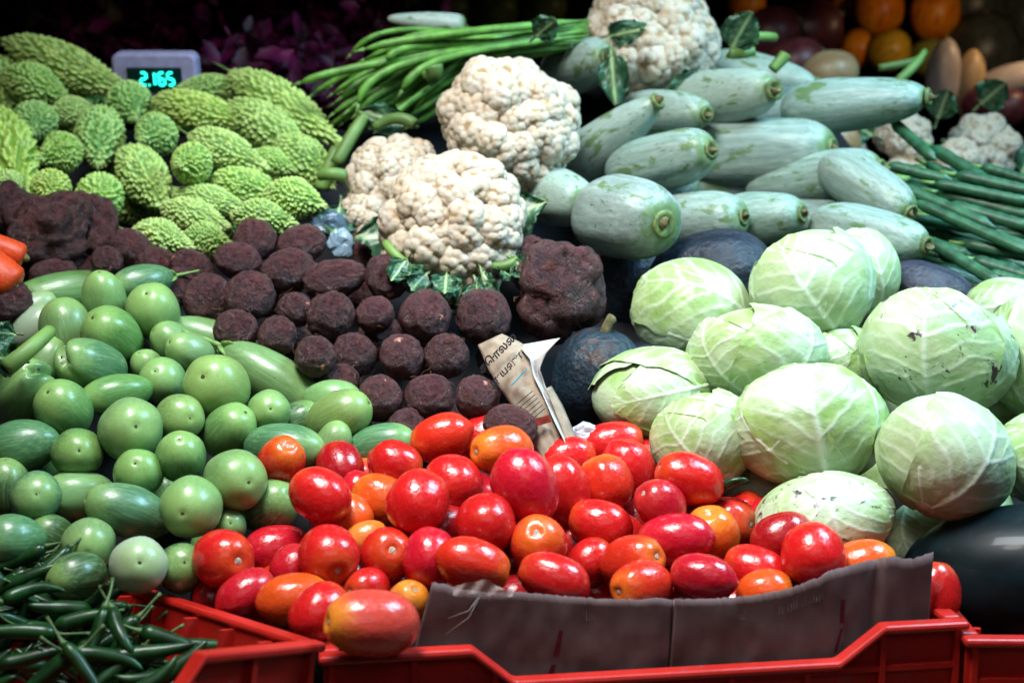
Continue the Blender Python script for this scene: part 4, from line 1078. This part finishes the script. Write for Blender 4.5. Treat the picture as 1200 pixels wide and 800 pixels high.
# crate with chillies: turned, front corner nearest the tomato crate
fv, sv = unit((-.867, -.103, -.952)), unit((-1.088, -.087, 1.0))
toW = lambda q: q[0]*RIGHT - q[1]*UP + q[2]*FWD
fW = unit(toW(fv)); sW = toW(sv); sW = unit(sW - np.dot(sW, fW)*fW); uW = unit(np.cross(-fW, sW))
C0 = P(376, 752, 1.125)
Ll = .46
crate('plastic_crate', Ll, .36, .28, (.035, .07, Ll-.147, Ll-.111, .05), 'red plastic crate of green chillies, its corner against the tomato crate', C0 + fW*Ll - uW*.28, -fW, sW, uW)
# crate under the watermelon
C2 = P(1136, 748, 1.22)
crate('plastic_crate', .50, .40, .28, (.13, .16, .34, .37, .03), 'red plastic crate holding the huge watermelon at the photo edge', C2 - zd*.28, unit((1, -.02, 0)), unit((.02, 1, 0)), zd)

# ------------------------------------------------------------------ torn cardboard inside the tomato crate
def mat_card():
    m = NT('brown_cardboard'); c = m.coord((1, 1, 1)); st = m.coord((2, 1, .8))
    base = m.mix(m.ramp(m.noise(st, 30, 2), .2, .8), (.098, .054, .054), (.128, .074, .072))
    base = m.mix(m.math('MULTIPLY', m.ramp(m.noise(c, 14, 5, .6), .45, .72), .5), base, (.070, .040, .041))
    base = m.mix(m.math('MULTIPLY', m.ramp(m.noise(c, 240, 2), .55, .7), .3), base, (.09, .058, .056))
    m.bump(m.noise(st, 30, 3), .12, .002); return m.done(base, .65, .35)
CARD = mat_card(); CARDIN = simple('torn_cardboard_edge', (.26, .20, .21), .85, .2, 300, .4)
PRINT = simple('dark_red_print', (.075, .006, .016), .6, .3, 200, .3)
cb = bpy.data.objects.new('cardboard_sheet', None); COL.objects.link(cb); cb.location = CL
tag(cb, 'torn brown cardboard sheet standing inside the tomato crate front', 'cardboard')
def card_pts(u, v, off): return ray_plane(u, v, CL + yd*off, yd)
def interp_line(line, u): return float(np.interp(u, [a for a, b in line], [b for a, b in line]))
TOPL = [(507,682),(522,684),(540,690),(575,694),(602,693),(640,696),(700,701),(745,702),(772,700),(789,703)]
TOPR = [(791,701),(830,701),(880,698),(905,693),(925,690),(945,681),(962,676),(975,667),(1000,662),(1025,655),(1048,651),(1062,655),(1078,652),(1094,647)]
def card_panel(line, u0b, u1b, off0, off1, fold):
    """two liners with fluting between; the lower edge is inside the crate below the rim"""
    n = 90; u0, u1 = line[0][0], line[-1][0]; rg = np.random.default_rng(int(u0)); front, back, flute = [], [], []
    rows = 14
    for i in range(n):
        t = i/(n-1); u = u0 + (u1-u0)*t; vt = interp_line(line, u) + rg.normal(0, .5)
        ub = u0b + (u1b-u0b)*t
        for j in range(rows):
            s = j/(rows-1); vv = vt + (820-vt)*s; uu = u + (ub-u)*s
            bow = fold*math.sin(math.pi*t) + .0015*nz((t*5, s*2, u0), 1.5, 3, 3) + (.006*math.exp(-((t-.78)/.03)**2)*(1-s) + .0045*abs(t-.47-.08*s) if u0 > 700 else .003*max(0, t-.93)/.07)
            p = card_pts(uu, vv, off0 + (off1-off0)*t + bow)
            front.append(p - CL); dv = .004
            back.append(p + yd*.0042 - zd*(.0015*(1+rg.random())) - CL)
    F1 = grid_faces(n, rows)
    def ribbon():
        vs, fs = [], []
        m = 420
        for i in range(m):
            t = i/(m-1)*(n-1.001); a = int(t); q = t-a
            pf = np.array(front[a*rows])*(1-q) + np.array(front[(a+1)*rows])*q
            w = .5 + .5*math.sin(i*1.35)
            p = pf + yd*(.0004 + .0034*w) - zd*(.0006+.0012*rg.random())
            vs += [p, p - zd*.02]
        for i in range(m-1): fs.append((2*i, 2*i+2, 2*i+3, 2*i+1))
        return vs, fs
    o1 = link('front_liner', mesh('front_liner', front, F1, True, None, CARD), cb)
    o2 = link('back_liner', mesh('back_liner', back, F1, True, None, CARDIN), cb)
    o3 = link('fluting', mesh('fluting', *ribbon(), False, None, CARDIN), cb)
    for o in (o1, o2):
        s = o.modifiers.new('thick', 'SOLIDIFY'); s.thickness = .0005; s.offset = 0
    return o1
card_panel(TOPL, 470, 782, .026, .023, .003)
card_panel(TOPR, 782, 1082, .0225, .030, -.004)
def quad_on_card(pts, off, name, mat, par):
    vs = [card_pts(u, v, off) - CL for u, v in pts]
    return link(name, mesh(name, vs, [(0, 1, 2, 3)], False, None, mat), par)
for pts in ([(655,738),(660,739),(655,770),(648,769)], [(646,778),(652,778),(646,800),(639,800)], [(985,702),(991,702),(989,730),(984,730)], [(985,736),(988,736),(981,764),(977,764)]):
    quad_on_card(pts, .0195 if pts[0][0] < 700 else .0215, 'printed_mark', PRINT, cb)
tape = bpy.data.materials.new('packing_tape'); tape.use_nodes = True; b_ = tape.node_tree.nodes['Principled BSDF']
b_.inputs['Base Color'].default_value = (.75, .62, .55, 1); b_.inputs['Roughness'].default_value = .25; b_.inputs['Alpha'].default_value = .38
vs = []; n = 16
for i in range(n):
    t = i/(n-1); u = 531 + 70*t; r2 = random.Random(i)
    vt = float(np.interp(u, [531,545,572,580,592,601], [687,683,678,685,690,687])) + r2.uniform(-.6, .6)
    for j in range(5): vs.append(card_pts(u, vt + (vt*0 + (697 + 2*math.sin(i)) - vt)*j/4, .0185 + .002*math.sin(i*1.3+j)) - CL)
o = link('packing_tape', mesh('packing_tape', vs, grid_faces(n, 5), True, None, tape), cb)
for (a, b2) in (((563,697),(522,743)), ((560,700),(525,724))):
    vs, fs = tube([card_pts(*a, .0178)-CL, card_pts((a[0]+b2[0])/2+7, (a[1]+b2[1])/2+3, .0178)-CL, card_pts(*b2, .0178)-CL], [.0002, .0005, .0002], 5)
    link('tape_crease', mesh('tape_crease', vs, fs, True, None, simple('tape_crease', (.3, .24, .23), .4, .5)), cb)

# ------------------------------------------------------------------ chillies
def chilli_mesh(k):
    r = random.Random(300+k); L = r.uniform(.062, .088); b = r.uniform(-.016, .02); n = 20
    c = bezier((0, 0, 0), (b*.6, .003, L*.35), (b*1.2, -.004, L*.7), (b*.4, 0, L), n); t = np.linspace(0, 1, n)
    rad = .0078*r.uniform(.85, 1.15)*np.sqrt(np.minimum(1, .25 + t*7))*np.clip(1 - t**2.6, 0, 1)**.7 + .0006
    vs, f = tube(c, rad, 14); return mesh('chilli_body', displaced(vs, .03, 60, k, 2), f, True, None, M['chilli'])
def chilli_stem(k):
    r = random.Random(500+k); mb = MB(); q = r.uniform(-1, 1)
    mb.add(*tube(bezier((0, 0, .001), (0, 0, -.012), (.006*q, .004, -.022), (.018*q, .006, -.034), 9), [.0048, .0028, .0018, .0016, .0015, .0015, .0016, .0018, .0024], 8))
    return mb.mesh('stem', M['chilli_stem'], True)
CHM = [chilli_mesh(k) for k in range(8)]; CHS = [chilli_stem(k) for k in range(6)]
def chilli(u, v, d, ang, tilt, k, lab, grp, sc=.8):
    ax = axis_dir(u, v, ang, tilt); x, y, z = frame(ax, RNG.uniform(0, 6.28))
    o = link('green_chilli', CHM[k % 8]); o.matrix_world = mat4(x*sc, y*sc, z*sc, P(u, v, d) - ax*.036*sc); tag(o, lab, 'chilli pepper', grp)
    link('stem', CHS[k % 6], o); return o
G1 = 'green chillies in the crate'
for a in [(52,668,1.24,222,10,0,'large shiny green chilli with stem up, against the shaded eggplant'),
          (15,655,1.26,200,0,1,'flat lying green chilli highest in the heap at the edge'),
          (15,682,1.23,20,10,2,'fat green chilli under the large shiny one'),
          (45,702,1.20,0,0,3,'straight green chilli lying level in the second row'),
          (66,712,1.19,170,10,4,'thin green chilli lying below the level straight one'),
          (105,722,1.19,15,10,5,'brownish green chilli in the middle of the heap'),
          (112,702,1.20,60,60,6,'green chilli seen end-on beside the red crate wall'),
          (22,742,1.165,175,0,7,'plump pointed green chilli halfway down the edge'),
          (108,752,1.155,-110,10,0,'bright green chilli bending in front of the brownish one'),
          (125,778,1.135,-20,5,1,'bright green chilli lying under the bending one'),
          (170,763,1.15,8,0,2,'glossy dark chilli with a long highlight near the crate wall'),
          (152,746,1.16,-60,20,3,'grey-green chilli pointing down with a thick stem'),
          (205,752,1.165,-20,0,4,'green chilli touching the inner crate wall'),
          (215,772,1.15,40,0,5,'green chilli just behind the sloping crate rim'),
          (40,768,1.14,10,0,6,'curved green chilli low in the heap'),
          (55,790,1.12,215,0,7,'long dull green chilli at the bottom of the photo'),
          (100,788,1.115,-55,10,0,'green chilli at the bottom pointing at the photo corner'),
          (170,792,1.12,40,0,1,'green chilli cut by the photo bottom near the rim'),
          (235,756,1.18,0,0,2,'small chilli lying highest along the inner crate wall')]:
    chilli(*a[:6], a[6], G1)
rc = random.Random(11)
for i in range(165):
    v = rc.uniform(655, 815); u = rc.uniform(-30, 50 + (v-640)*.95)
    chilli(u, v, D(v) + rc.uniform(.005, .09), rc.choice((0, 180, 200, 20)) + rc.gauss(0, 32), rc.uniform(-15, 25), i, 'dark green chilli pepper among many alike in the crate heap', 'alike green chillies of the heap', rc.uniform(.6, .82))
chilli(857, 573, D(573)+.03, 20, 20, 3, 'single green chilli lying between tomatoes and cabbages', 'stray chilli')

# ------------------------------------------------------------------ carrots, newspaper, plastic, scale
def carrot(u, v, d, w, ang, tilt, lab):
    prof = [(-1, .12)] + [(-.97+.12*i, .42+.40*(1-math.exp(-i/2.0)) + .012*math.sin(i*2.1)) for i in range(15)] + [(.84, .80), (.92, .70), (.97, .5), (.985, .25)]
    vs, f = lathe(prof, 26, None); o = link('carrot', mesh('carrot_body', displaced(vs, .03, 1.1, int(v), 2), f, True, None, M['carrot']))
    ax = axis_dir(u, v, ang, tilt); x, y, z = frame(ax); k = d/F
    o.matrix_world = mat4(x*w/2*k*1.15, y*w/2*k*1.15, z*.05, P(u, v, d)); tag(o, lab, 'carrot', 'carrots')
    st = MB(); st.add(*tube([(0, 0, .93), (0, 0, 1.0), (.02, 0, 1.05)], [.30, .26, .2], 10)); link('crown_end', st.mesh('crown_end', M['stub'], True), o)
carrot(-20, 284, 1.62, 34, -20, 15, 'upper orange carrot poking in at the photo edge')
carrot(-24, 306, 1.60, 52, -38, 15, 'lower thicker orange carrot poking in at the photo edge')

PAPER = simple('newsprint', (.29, .225, .165), .85, .2, 90, .18); PAPERW = simple('white_paper_back', (.47, .455, .44), .8, .2, 60, .1)
INK = simple('black_ink', (.02, .018, .02), .8, .2); BLUEINK = simple('blue_ink', (.02, .22, .30), .8, .2); REDINK = simple('red_ink_stain', (.20, .025, .018), .8, .2, 120, .5)
npaper = bpy.data.objects.new('newspaper', None); COL.objects.link(npaper); npaper.location = P(610, 460, 1.46)
tag(npaper, 'crumpled newspaper with large black lettering beside the glossy tuber', 'newspaper')
O_ = np.array(npaper.location)
def sheet(name, left, right, mat, n=24, m=10, bulge=.01, seed=1, thick=.0006):
    vs = []
    tl, tr = np.linspace(0, 1, len(left)), np.linspace(0, 1, len(right)); left, right = np.array(left, float), np.array(right, float)
    for i in range(n):
        t = i/(n-1)
        a = np.array([np.interp(t, tl, left[:, q]) for q in range(3)]); b = np.array([np.interp(t, tr, right[:, q]) for q in range(3)])
        for j in range(m):
            s = j/(m-1); q = a + (b-a)*s
            vs.append(P(q[0], q[1], q[2] - bulge*math.sin(math.pi*s) + .004*nz((s*2, t*4, seed), 1.3, seed, 3)) - O_)
    o = link(name, mesh(name, vs, grid_faces(n, m), True, None, mat), npaper)
    sm = o.modifiers.new('thick', 'SOLIDIFY'); sm.thickness = thick; sm.offset = 0; return o
sheet('printed_sheet', [(560,404,1.50),(572,432,1.475),(586,455,1.46),(597,472,1.455),(612,500,1.45),(628,525,1.44),(640,545,1.43)],
      [(588,391,1.50),(612,402,1.485),(622,424,1.47),(632,450,1.455),(645,480,1.45),(658,510,1.445),(672,545,1.43)], PAPER, 30, 12, .008, 1)
sheet('folded_flap', [(606,405,1.49),(621,420,1.455),(625,440,1.45),(636,462,1.445),(648,490,1.44),(662,518,1.43),(672,545,1.42)],
      [(656,396,1.45),(640,413,1.45),(632,432,1.455),(640,455,1.46),(656,480,1.455),(664,508,1.45),(682,545,1.43)], PAPERW, 30, 8, -.006, 5)
sheet('outer_fold', [(640,455,1.452),(650,480,1.447),(660,510,1.442),(668,545,1.43)], [(646,452,1.47),(660,476,1.465),(672,505,1.455),(690,545,1.44)], PAPER, 20, 6, .004, 8)
def lettering(text, u, v, d, ang, size_px, mat, slant=0.0):
    c = bpy.data.curves.new('lettering', 'FONT'); c.body = text; c.size = 1; c.align_x = 'CENTER'; c.align_y = 'CENTER'; c.shear = slant; c.offset = .03
    t = bpy.data.objects.new('tmp', c); COL.objects.link(t); bpy.context.view_layer.update()
    me = bpy.data.meshes.new_from_object(t.evaluated_get(bpy.context.evaluated_depsgraph_get())); bpy.data.objects.remove(t)
    me.name = 'printed_lettering'; me.materials.clear(); me.materials.append(mat)
    ax = axis_dir(u, v, ang, 0); view = unit(P(u, v, d) - CAM); yv = np.cross(-view, ax); s = size_px*d/F
    o = link('printed_lettering', me, npaper); o.matrix_basis = mat4(ax*s, yv*s, -view*s, P(u, v, d) - O_); return o
lettering('\u0ba4\u0bca\u0bb2\u0bc8', 583, 414, 1.462, 46, 12.5, INK, .15)
lettering('\u0bb4\u0bc1\u0baf\u0ba9\u0bc1\u0bb1', 595, 431, 1.450, 46, 11.5, INK, .15)
def strip(a, b, w, d0, d1, mat, name):
    p, q = P(*a, d0) - O_, P(*b, d1) - O_; k = w*d0/F; nrm = unit(np.cross(unit(q-p), unit(P(*a, d0)-CAM)))
    link(name, mesh(name, [p-nrm*k/2, q-nrm*k/2, q+nrm*k/2, p+nrm*k/2], [(0, 1, 2, 3)], False, None, mat), npaper)
strip((599,452), (617,433), 1.6, 1.444, 1.446, BLUEINK, 'blue_line')
for i in range(6):
    strip((605+i*3.0, 474+i*4), (624+i*3.0, 458+i*4), .9, 1.437, 1.437, INK, 'printed_line')
strip((620,497), (645,490), 9, 1.432, 1.432, REDINK, 'red_stain')
FILM = simple('blue_white_plastic', (.20, .30, .38), .35, .6, 40, .3)
def crumple(u, v, d, w, h, lab, seed, mat=FILM):
    vs, f = lathe(roundish(14, 2.0), 18, None); o = np.array(vs)
    for i, p in enumerate(vs): o[i] = p*(1+.35*nz(p, 1.4, seed, 3))
    ob = link('plastic_bag', mesh('plastic_bag', o, f, False, None, mat)); k = d/F
    ob.matrix_world = mat4(RIGHT*w/2*k, UP*h/2*k, -FWD*w/3*k, P(u, v, d)); tag(ob, lab, 'plastic bag', 'plastic bags')
crumple(385, 268, 1.80, 44, 36, 'dark blue plastic bag behind the tubers', 3, simple('dark_blue_plastic', (.05, .09, .13), .35, .5, 20, .4))
crumple(400, 286, 1.74, 32, 36, 'pale blue crumpled plastic bag between tubers and cauliflower', 6)
crumple(688, 508, 1.47, 46, 26, 'grey-white crumpled plastic bag at the newspaper foot', 9, simple('white_plastic', (.42, .44, .50), .4, .5, 20, .2))

sc = bpy.data.objects.new('weighing_scale', None); COL.objects.link(sc); SD = 2.20
so = P(182, 101, SD); sx_, sy_, sz_ = unit((1, -.04, 0)), None, None
sz_ = unit((0, -.22, 1)); sy_ = np.cross(sz_, sx_)
sc.matrix_world = mat4(sx_, sy_, sz_, so); tag(sc, 'lilac grey weighing scale with a glowing green number display', 'scale')
kk = SD/F
def outline(w, h, r, seg=8):
    pts = []
    for cx, cy, a0 in ((w-r, h-r, 0), (-w+r, h-r, 90), (-w+r, -h+r, 180), (w-r, -h+r, 270)):
        for i in range(seg+1):
            a = math.radians(a0 + 90*i/seg); pts.append((cx+r*math.cos(a), cy+r*math.sin(a)))
    return pts
pts = outline(50*kk, 38*kk, 10*kk); n = len(pts); vs = [(x, 0, z) for x, z in pts] + [(x, .032, z) for x, z in pts]
fs = [tuple(range(n)), tuple(range(2*n-1, n-1, -1))] + [(i, n+i, n+(i+1) % n, (i+1) % n) for i in range(n)]
bevel(link('housing', mesh('housing', vs, fs, False, None, simple('lilac_plastic', (.36, .33, .52), .4, .4, 60, .12)), sc), .006, 4)
b = MB().box((-32*kk, -.004, -8*kk), (33*kk, -.0007, 22*kk)); bevel(link('display_window', b.mesh('display_window', simple('dark_display', (.004, .022, .022), .15, .5)), sc), .002)
GLOW = bpy.data.materials.new('green_led'); GLOW.use_nodes = True; g_ = GLOW.node_tree.nodes['Principled BSDF']
g_.inputs['Base Color'].default_value = (.02, .5, .4, 1); g_.inputs['Emission Color'].default_value = (.02, 1.0, .72, 1); g_.inputs['Emission Strength'].default_value = 2.4
SEG = {'2': 'abged', '1': 'bc', '6': 'acdefg', '5': 'acdfg'}
def digit(ch, cx, cz, w, h):
    mb = MB(); t = 1.15*kk; y0, y1 = -.0062, -.0045
    H_ = {'a': h, 'g': 0, 'd': -h}; V_ = {'f': (-w, 0, h), 'b': (w, 0, h), 'e': (-w, -h, 0), 'c': (w, -h, 0)}
    for s in SEG[ch]:
        if s in H_: mb.box((cx-w+t*.9, y0, cz+H_[s]-t), (cx+w-t*.9, y1, cz+H_[s]+t))
        else:
            x, za, zb = V_[s]; mb.box((cx+x-t, y0, cz+za+t*.4), (cx+x+t, y1, cz+zb-t*.4))
    link('digit', mb.mesh('digit', GLOW), sc)
for ch, x in zip('2165', (-12, -2.2, 9.5, 20)): digit(ch, x*kk, 9*kk, 3.3*kk, 7.2*kk)
mb = MB().box((-6.6*kk, -.0062, .8*kk), (-4.8*kk, -.0045, 2.8*kk)); link('decimal_point', mb.mesh('decimal_point', GLOW), sc)
# ------------------------------------------------------------------ behind the heaps, out of focus
def thing_mesh(name, vs, f, mat, label, cat, grp=None, smooth=True):
    o = link(name, mesh(name, vs, f, smooth, None, mat)); tag(o, label, cat, grp); return o
# purple leafy bunches
AM = NT('purple_leaf'); qc = AM.coord(); am = AM.done(AM.mix(AM.ramp(AM.noise(qc, 14, 4), .35, .7), (.02, .002, .010), (.17, .006, .07)), .5, .3)
AMS = simple('purple_stem', (.16, .02, .07), .5, .3, 40, .3)
ra = random.Random(21)
def bunch(u, v, d, wpx, hpx, n, label, seed):
    r = random.Random(seed); root = bpy.data.objects.new('purple_leaf_bunch', None); COL.objects.link(root)
    root.location = P(u, v, d); tag(root, label, 'leaf bunch', 'purple leafy bunches'); k = d/F; mb = MB(); ms = MB()
    for i in range(n*2):
        c = np.array([r.gauss(0, wpx/2.6)*k, r.gauss(0, .09), r.gauss(0, hpx/2.6)*k]); s = r.uniform(.012, .028)
        x, y, z = frame((r.gauss(0, 1), r.gauss(0, 1)-.9, r.gauss(0, 1)+.4), r.uniform(0, 6))
        mb.add([c-x*s, c-x*s*.3+y*s*.55, c+x*s*.5+y*s*.45+z*s*.15, c+x*s*1.1, c+x*s*.5-y*s*.45+z*s*.15, c-x*s*.3-y*s*.55, c-z*s*.18],
               [(0, 1, 6), (1, 2, 6), (2, 3, 6), (3, 4, 6), (4, 5, 6), (5, 0, 6)])
        if i % 6 == 0: ms.add(*tube([c, c*.5+np.array([0, .05, -.05]), np.array([r.gauss(0, .01), .06, -hpx*.5*k])], [.003, .003, .004], 5))
    o = link('leaves', mb.mesh('leaves', am, True), root); o['kind'] = 'stuff'
    link('stems', ms.mesh('stems', AMS, True), root)
bunch(150, 20, 3.0, 110, 90, 420, 'purple leafy bunch just behind the scale', 1)
bunch(250, 35, 3.05, 120, 110, 480, 'purple leafy bunch between the scale and the beans', 2)
bunch(350, 25, 3.1, 130, 110, 480, 'purple leafy bunch behind the tips of the beans', 3)
bunch(430, 50, 2.9, 90, 80, 300, 'purple leafy bunch lowest under the white radish end', 4)
bunch(330, 80, 2.7, 100, 50, 260, 'brighter purple leafy bunch low beside the beans', 5)
# daikon lying on the beans
prof = [(-1, .10), (-.97, .25), (-.85, .42), (-.5, .66), (0, .88), (.5, .98), (.8, .95), (.93, .8), (.99, .5)]
vs, f = lathe(prof, 22, None); o = link('white_gourd', mesh('white_gourd_body', vs, f, True, None, M['gourd'])); o.color = (.5, .58, .48, 1)
ax = axis_dir(502, 26, -4, 8); x, y, z = frame(ax); k_ = 2.2/F; o.matrix_world = mat4(x*13*k_, y*13*k_, z*46*k_, P(500, 26, 2.2))
tag(o, 'slim whitish gourd lying on top of the green bean bunch', 'gourd'); link('stem_stub', GSTUB, o)
# fruit behind
SPH = displaced(lathe(roundish(26, 2.0), 36, None)[0], .05, .9, 2, 2); SPF = lathe(roundish(26, 2.0), 36, None)[1]
def fruit_mat(name, a, b, st=None):
    m = NT(name); q = m.coord(); base = m.mix(m.ramp(m.noise(q, 1.8, 4), .35, .65), a, b)
    if st:
        c2 = m.coord((9, 9, .5)); base = m.mix(m.math('MULTIPLY', m.ramp(m.noise(c2, 1.0, 2), .55, .62), .8), base, st)
    return m.done(base, .4, .4)
FM = {k: mesh('fruit_body', SPH, SPF, True, None, mt) for k, mt in dict(
    o=fruit_mat('orange_striped_rind', (.75, .17, .006), (.80, .30, .01), (.30, .04, .004)), y=fruit_mat('yellow_rind', (.62, .36, .02), (.55, .30, .02), (.16, .12, .01)),
    n=fruit_mat('olive_rind', (.16, .18, .03), (.26, .26, .05)), k=fruit_mat('dark_ribbed_rind', (.035, .04, .035), (.07, .075, .06), (.015, .018, .015)),
    t=fruit_mat('tan_skin', (.26, .16, .075), (.34, .23, .12)), r=fruit_mat('red_onion_skin', (.07, .012, .015), (.12, .025, .025)), w=fruit_mat('white_skin', (.26, .21, .19), (.34, .29, .26)), g=fruit_mat('green_mango_skin', (.10, .12, .025), (.17, .18, .04))).items()}
for u, v, w, a, an, d, c, nm, lab in [
 (1030,12,58,1.1,80,3.5,'o','striped_fruit','larger orange striped fruit on top, left of its twin'),
 (1096,16,58,1.15,80,3.5,'o','striped_fruit','orange striped fruit on top beside the dark ribbed gourds'),
 (1003,58,42,1.1,60,3.4,'o','striped_fruit','small orange fruit lowest of the orange ones'),
 (1042,60,48,1.1,30,3.35,'y','striped_fruit','yellow striped fruit in the lower row'),
 (1088,68,44,1.1,20,3.4,'n','striped_fruit','olive green fruit beside the yellow striped one'),
 (997,2,40,1.1,20,3.6,'o','striped_fruit','orange fruit cut by the photo top'),
 (874,6,44,1.1,20,3.5,'o','striped_fruit','dim orange fruit behind the uppermost cauliflower'),
 (1150,62,88,1.1,80,3.5,'k','ribbed_gourd','dark ribbed gourd in the lower row at the back'),
 (1140,6,80,1.1,80,3.6,'k','ribbed_gourd','dark ribbed gourd cut by the photo top'),
 (1205,22,80,1.1,80,3.6,'k','ribbed_gourd','dark ribbed gourd in the top corner of the photo'),
 (1215,78,70,1.1,80,3.5,'k','ribbed_gourd','dark ribbed gourd at the photo edge above the pale vegetables'),
 (476,6,62,1.0,60,3.2,'g','green_mango','dim olive round fruit above the purple leaves'),
 (524,8,64,1.0,70,3.2,'g','green_mango','olive round fruit above the whitish gourd'),
 (580,8,62,1.0,70,3.2,'g','green_mango','olive round fruit above the middle of the bean bunch'),
 (636,6,58,1.0,70,3.2,'g','green_mango','olive round fruit next to the uppermost cauliflower'),
 (972,88,58,1.2,10,2.5,'t','tan_tuber','tan tuber lying behind the longest gourd'),
 (970,165,60,1.3,-20,2.3,'t','tan_tuber','tan tuber between the pale gourds and long pods'),
 (1068,205,44,1.3,-20,2.35,'t','tan_tuber','small tan tuber under the long pods'),
 (118,44,26,1.7,-40,2.9,'t','tan_tuber','pale brown root behind the longest bitter gourd'),
 (128,12,24,1.6,-50,2.9,'t','tan_tuber','greyish brown root above the pale brown one'),
 (900,45,70,1.2,30,2.8,'r','red_onion','dark red onion beside the uppermost cauliflower'),
 (945,40,76,1.2,30,2.9,'r','red_onion','large dark red onion left of the orange fruit'),
 (930,80,66,1.2,30,2.7,'r','red_onion','dark red onion right above the thin necked gourd'),
 (1105,94,40,2.4,84,2.9,'w','white_radish','white radish upright behind the longest gourd tip'),
 (1137,100,36,2.3,86,2.9,'t','tan_tuber','tan upright root beside the white radish'),
 (1182,96,40,2.2,15,2.9,'w','white_radish','white radish at the photo edge above red onions'),
 (1180,128,44,1.2,20,2.8,'r','red_onion','red onion behind the smooth white cauliflower'),
 (1150,120,40,1.2,20,2.85,'r','red_onion','red onion left of the one at the photo edge')]:
    o = link(nm, FM[c]); ax = axis_dir(u, v, an, 10); x, y, z = frame(ax); k_ = d/F; o.matrix_world = mat4(x*w/2*k_, y*w/2*k_, z*w/2*a*k_, P(u, v, d))
    tag(o, lab, {'striped_fruit': 'fruit', 'ribbed_gourd': 'gourd', 'green_mango': 'fruit', 'tan_tuber': 'root', 'red_onion': 'onion', 'white_radish': 'radish'}[nm], 'produce at the back')
    if nm != 'tan_tuber': link('stem_stub', GSTUB, o)
# sack and post on the far left
vs, f = lathe([(-1, .8), (-.6, .95), (0, 1), (.5, .92), (.8, .7), (.9, .5), (1.05, .55), (1.15, .62)], 30, lambda th, z, r: (r*(1+.06*math.sin(5*th+3*z)), 0))
o = thing_mesh('cloth_sack', displaced(vs, .1, 1.5, 5, 3), f, simple('grey_sackcloth', (.16, .16, .15), .9, .2, 6, .3), 'grey cloth sack standing behind the bitter gourds', 'sack')
k_ = 3.1/F; o.matrix_world = mat4(RIGHT*34*k_, np.array([0, .1, 0]), np.array([0, 0, 1])*60*k_, P(96, 10, 3.1))
b = MB().box((-.018, -.018, -.6), (.018, .018, 1.1)); o = bevel(thing_mesh('wooden_post', b.v, b.f, simple('brown_wood', (.16, .08, .045), .7, .3, 30, .3), 'brown wooden post beside the grey sack', 'post', None, False), .004); o.location = P(42, 30, 3.05)

# ------------------------------------------------------------------ the stall under it all
def tarp():
    pr = [(930, .015), (800, .02), (690, .11), (510, .115), (300, .125), (90, .135), (-30, .15)]
    ys = []
    for v, off in pr:
        p = P(600, v, D(v)); ys.append((p[1] + off*.45, p[2] - off*.9))
    ys = [(1.30, .80)] + [q for q in ys if q[0] > 1.30 and q[1] > .8] + [(2.75, 1.30), (2.9, 1.22), (3.1, 1.18), (3.9, 1.18)]
    n, m = 70, 90; vs = []
    yy = np.linspace(1.30, 3.9, n)
    for y in yy:
        z = np.interp(y, [a for a, b in ys], [b for a, b in ys])
        for x in np.linspace(-1.5, 1.9, m):
            low = min(1, max(0, (x - .48)/.12)); left = min(1, max(0, (-.10 - x)/.12)); zz = min(z, 1.40 - .08*left)*(1-low) + min(z, 1.225)*low      # the heap is lower beyond the pale gourds
            vs.append((x, y, zz + .012*nz((x*3, y*3, 0), 1, 4, 3)))
    o = thing_mesh('gap_shade_tarp', vs, grid_faces(n, m), simple('gap_shade_cloth', (.007, .007, .010), .8, .3, 8, .3), 'near-black sheet added under the heaps to darken gaps like shade', 'gap_shade_tarp')  # added sheet, its near-black colour stands in for shade in the gaps
    s = o.modifiers.new('thick', 'SOLIDIFY'); s.thickness = .003; s.offset = -1
tarp()
blocker = MB().box((-3.5, 2.55, 1.66), (4.0, 5.15, 1.675))          # unseen panel added above the rear to keep light off the back
blocker = tag(link('unseen_shade_panel', blocker.mesh('unseen_shade_panel', simple('shade_panel_cloth', (.05, .05, .055), .9, .2, 5, .3))), 'unseen dark panel added above the rear to shade the back', 'unseen_shade_panel', None, 'structure')
tb = bpy.data.objects.new('stall_table', None); COL.objects.link(tb); tag(tb, 'dark wooden stall table under the red crates', 'table')
wood = simple('stall_wood', (.10, .06, .04), .75, .3, 20, .3)
zt = CL[2] - Hc - .001
for i in range(7):
    b = MB().box((-1.5, .80 + i*.45, zt-.03), (1.9, .80 + i*.45 + .44, zt)); link('plank', b.mesh('plank', wood), tb)
for x in (-1.4, .2, 1.8):
    for y in (.86, 3.7):
        b = MB().box((x-.035, y-.035, .001), (x+.035, y+.035, zt-.031)); link('leg', b.mesh('leg', wood), tb)
b = MB().box((-8, -3, -.1), (8, 8, 0)); o = link('ground', b.mesh('ground', simple('dark_ground', (.06, .055, .05), .9, .2, 4, .3))); o['kind'] = 'structure'
b = MB().box((-5, 5.2, 0), (5, 5.35, 3.4)); o = link('back_wall', b.mesh('back_wall', simple('dark_wall', (.012, .009, .010), .9, .2, 3, .3))); tag(o, 'dark wall at the back of the market stall', 'wall', None, 'structure')
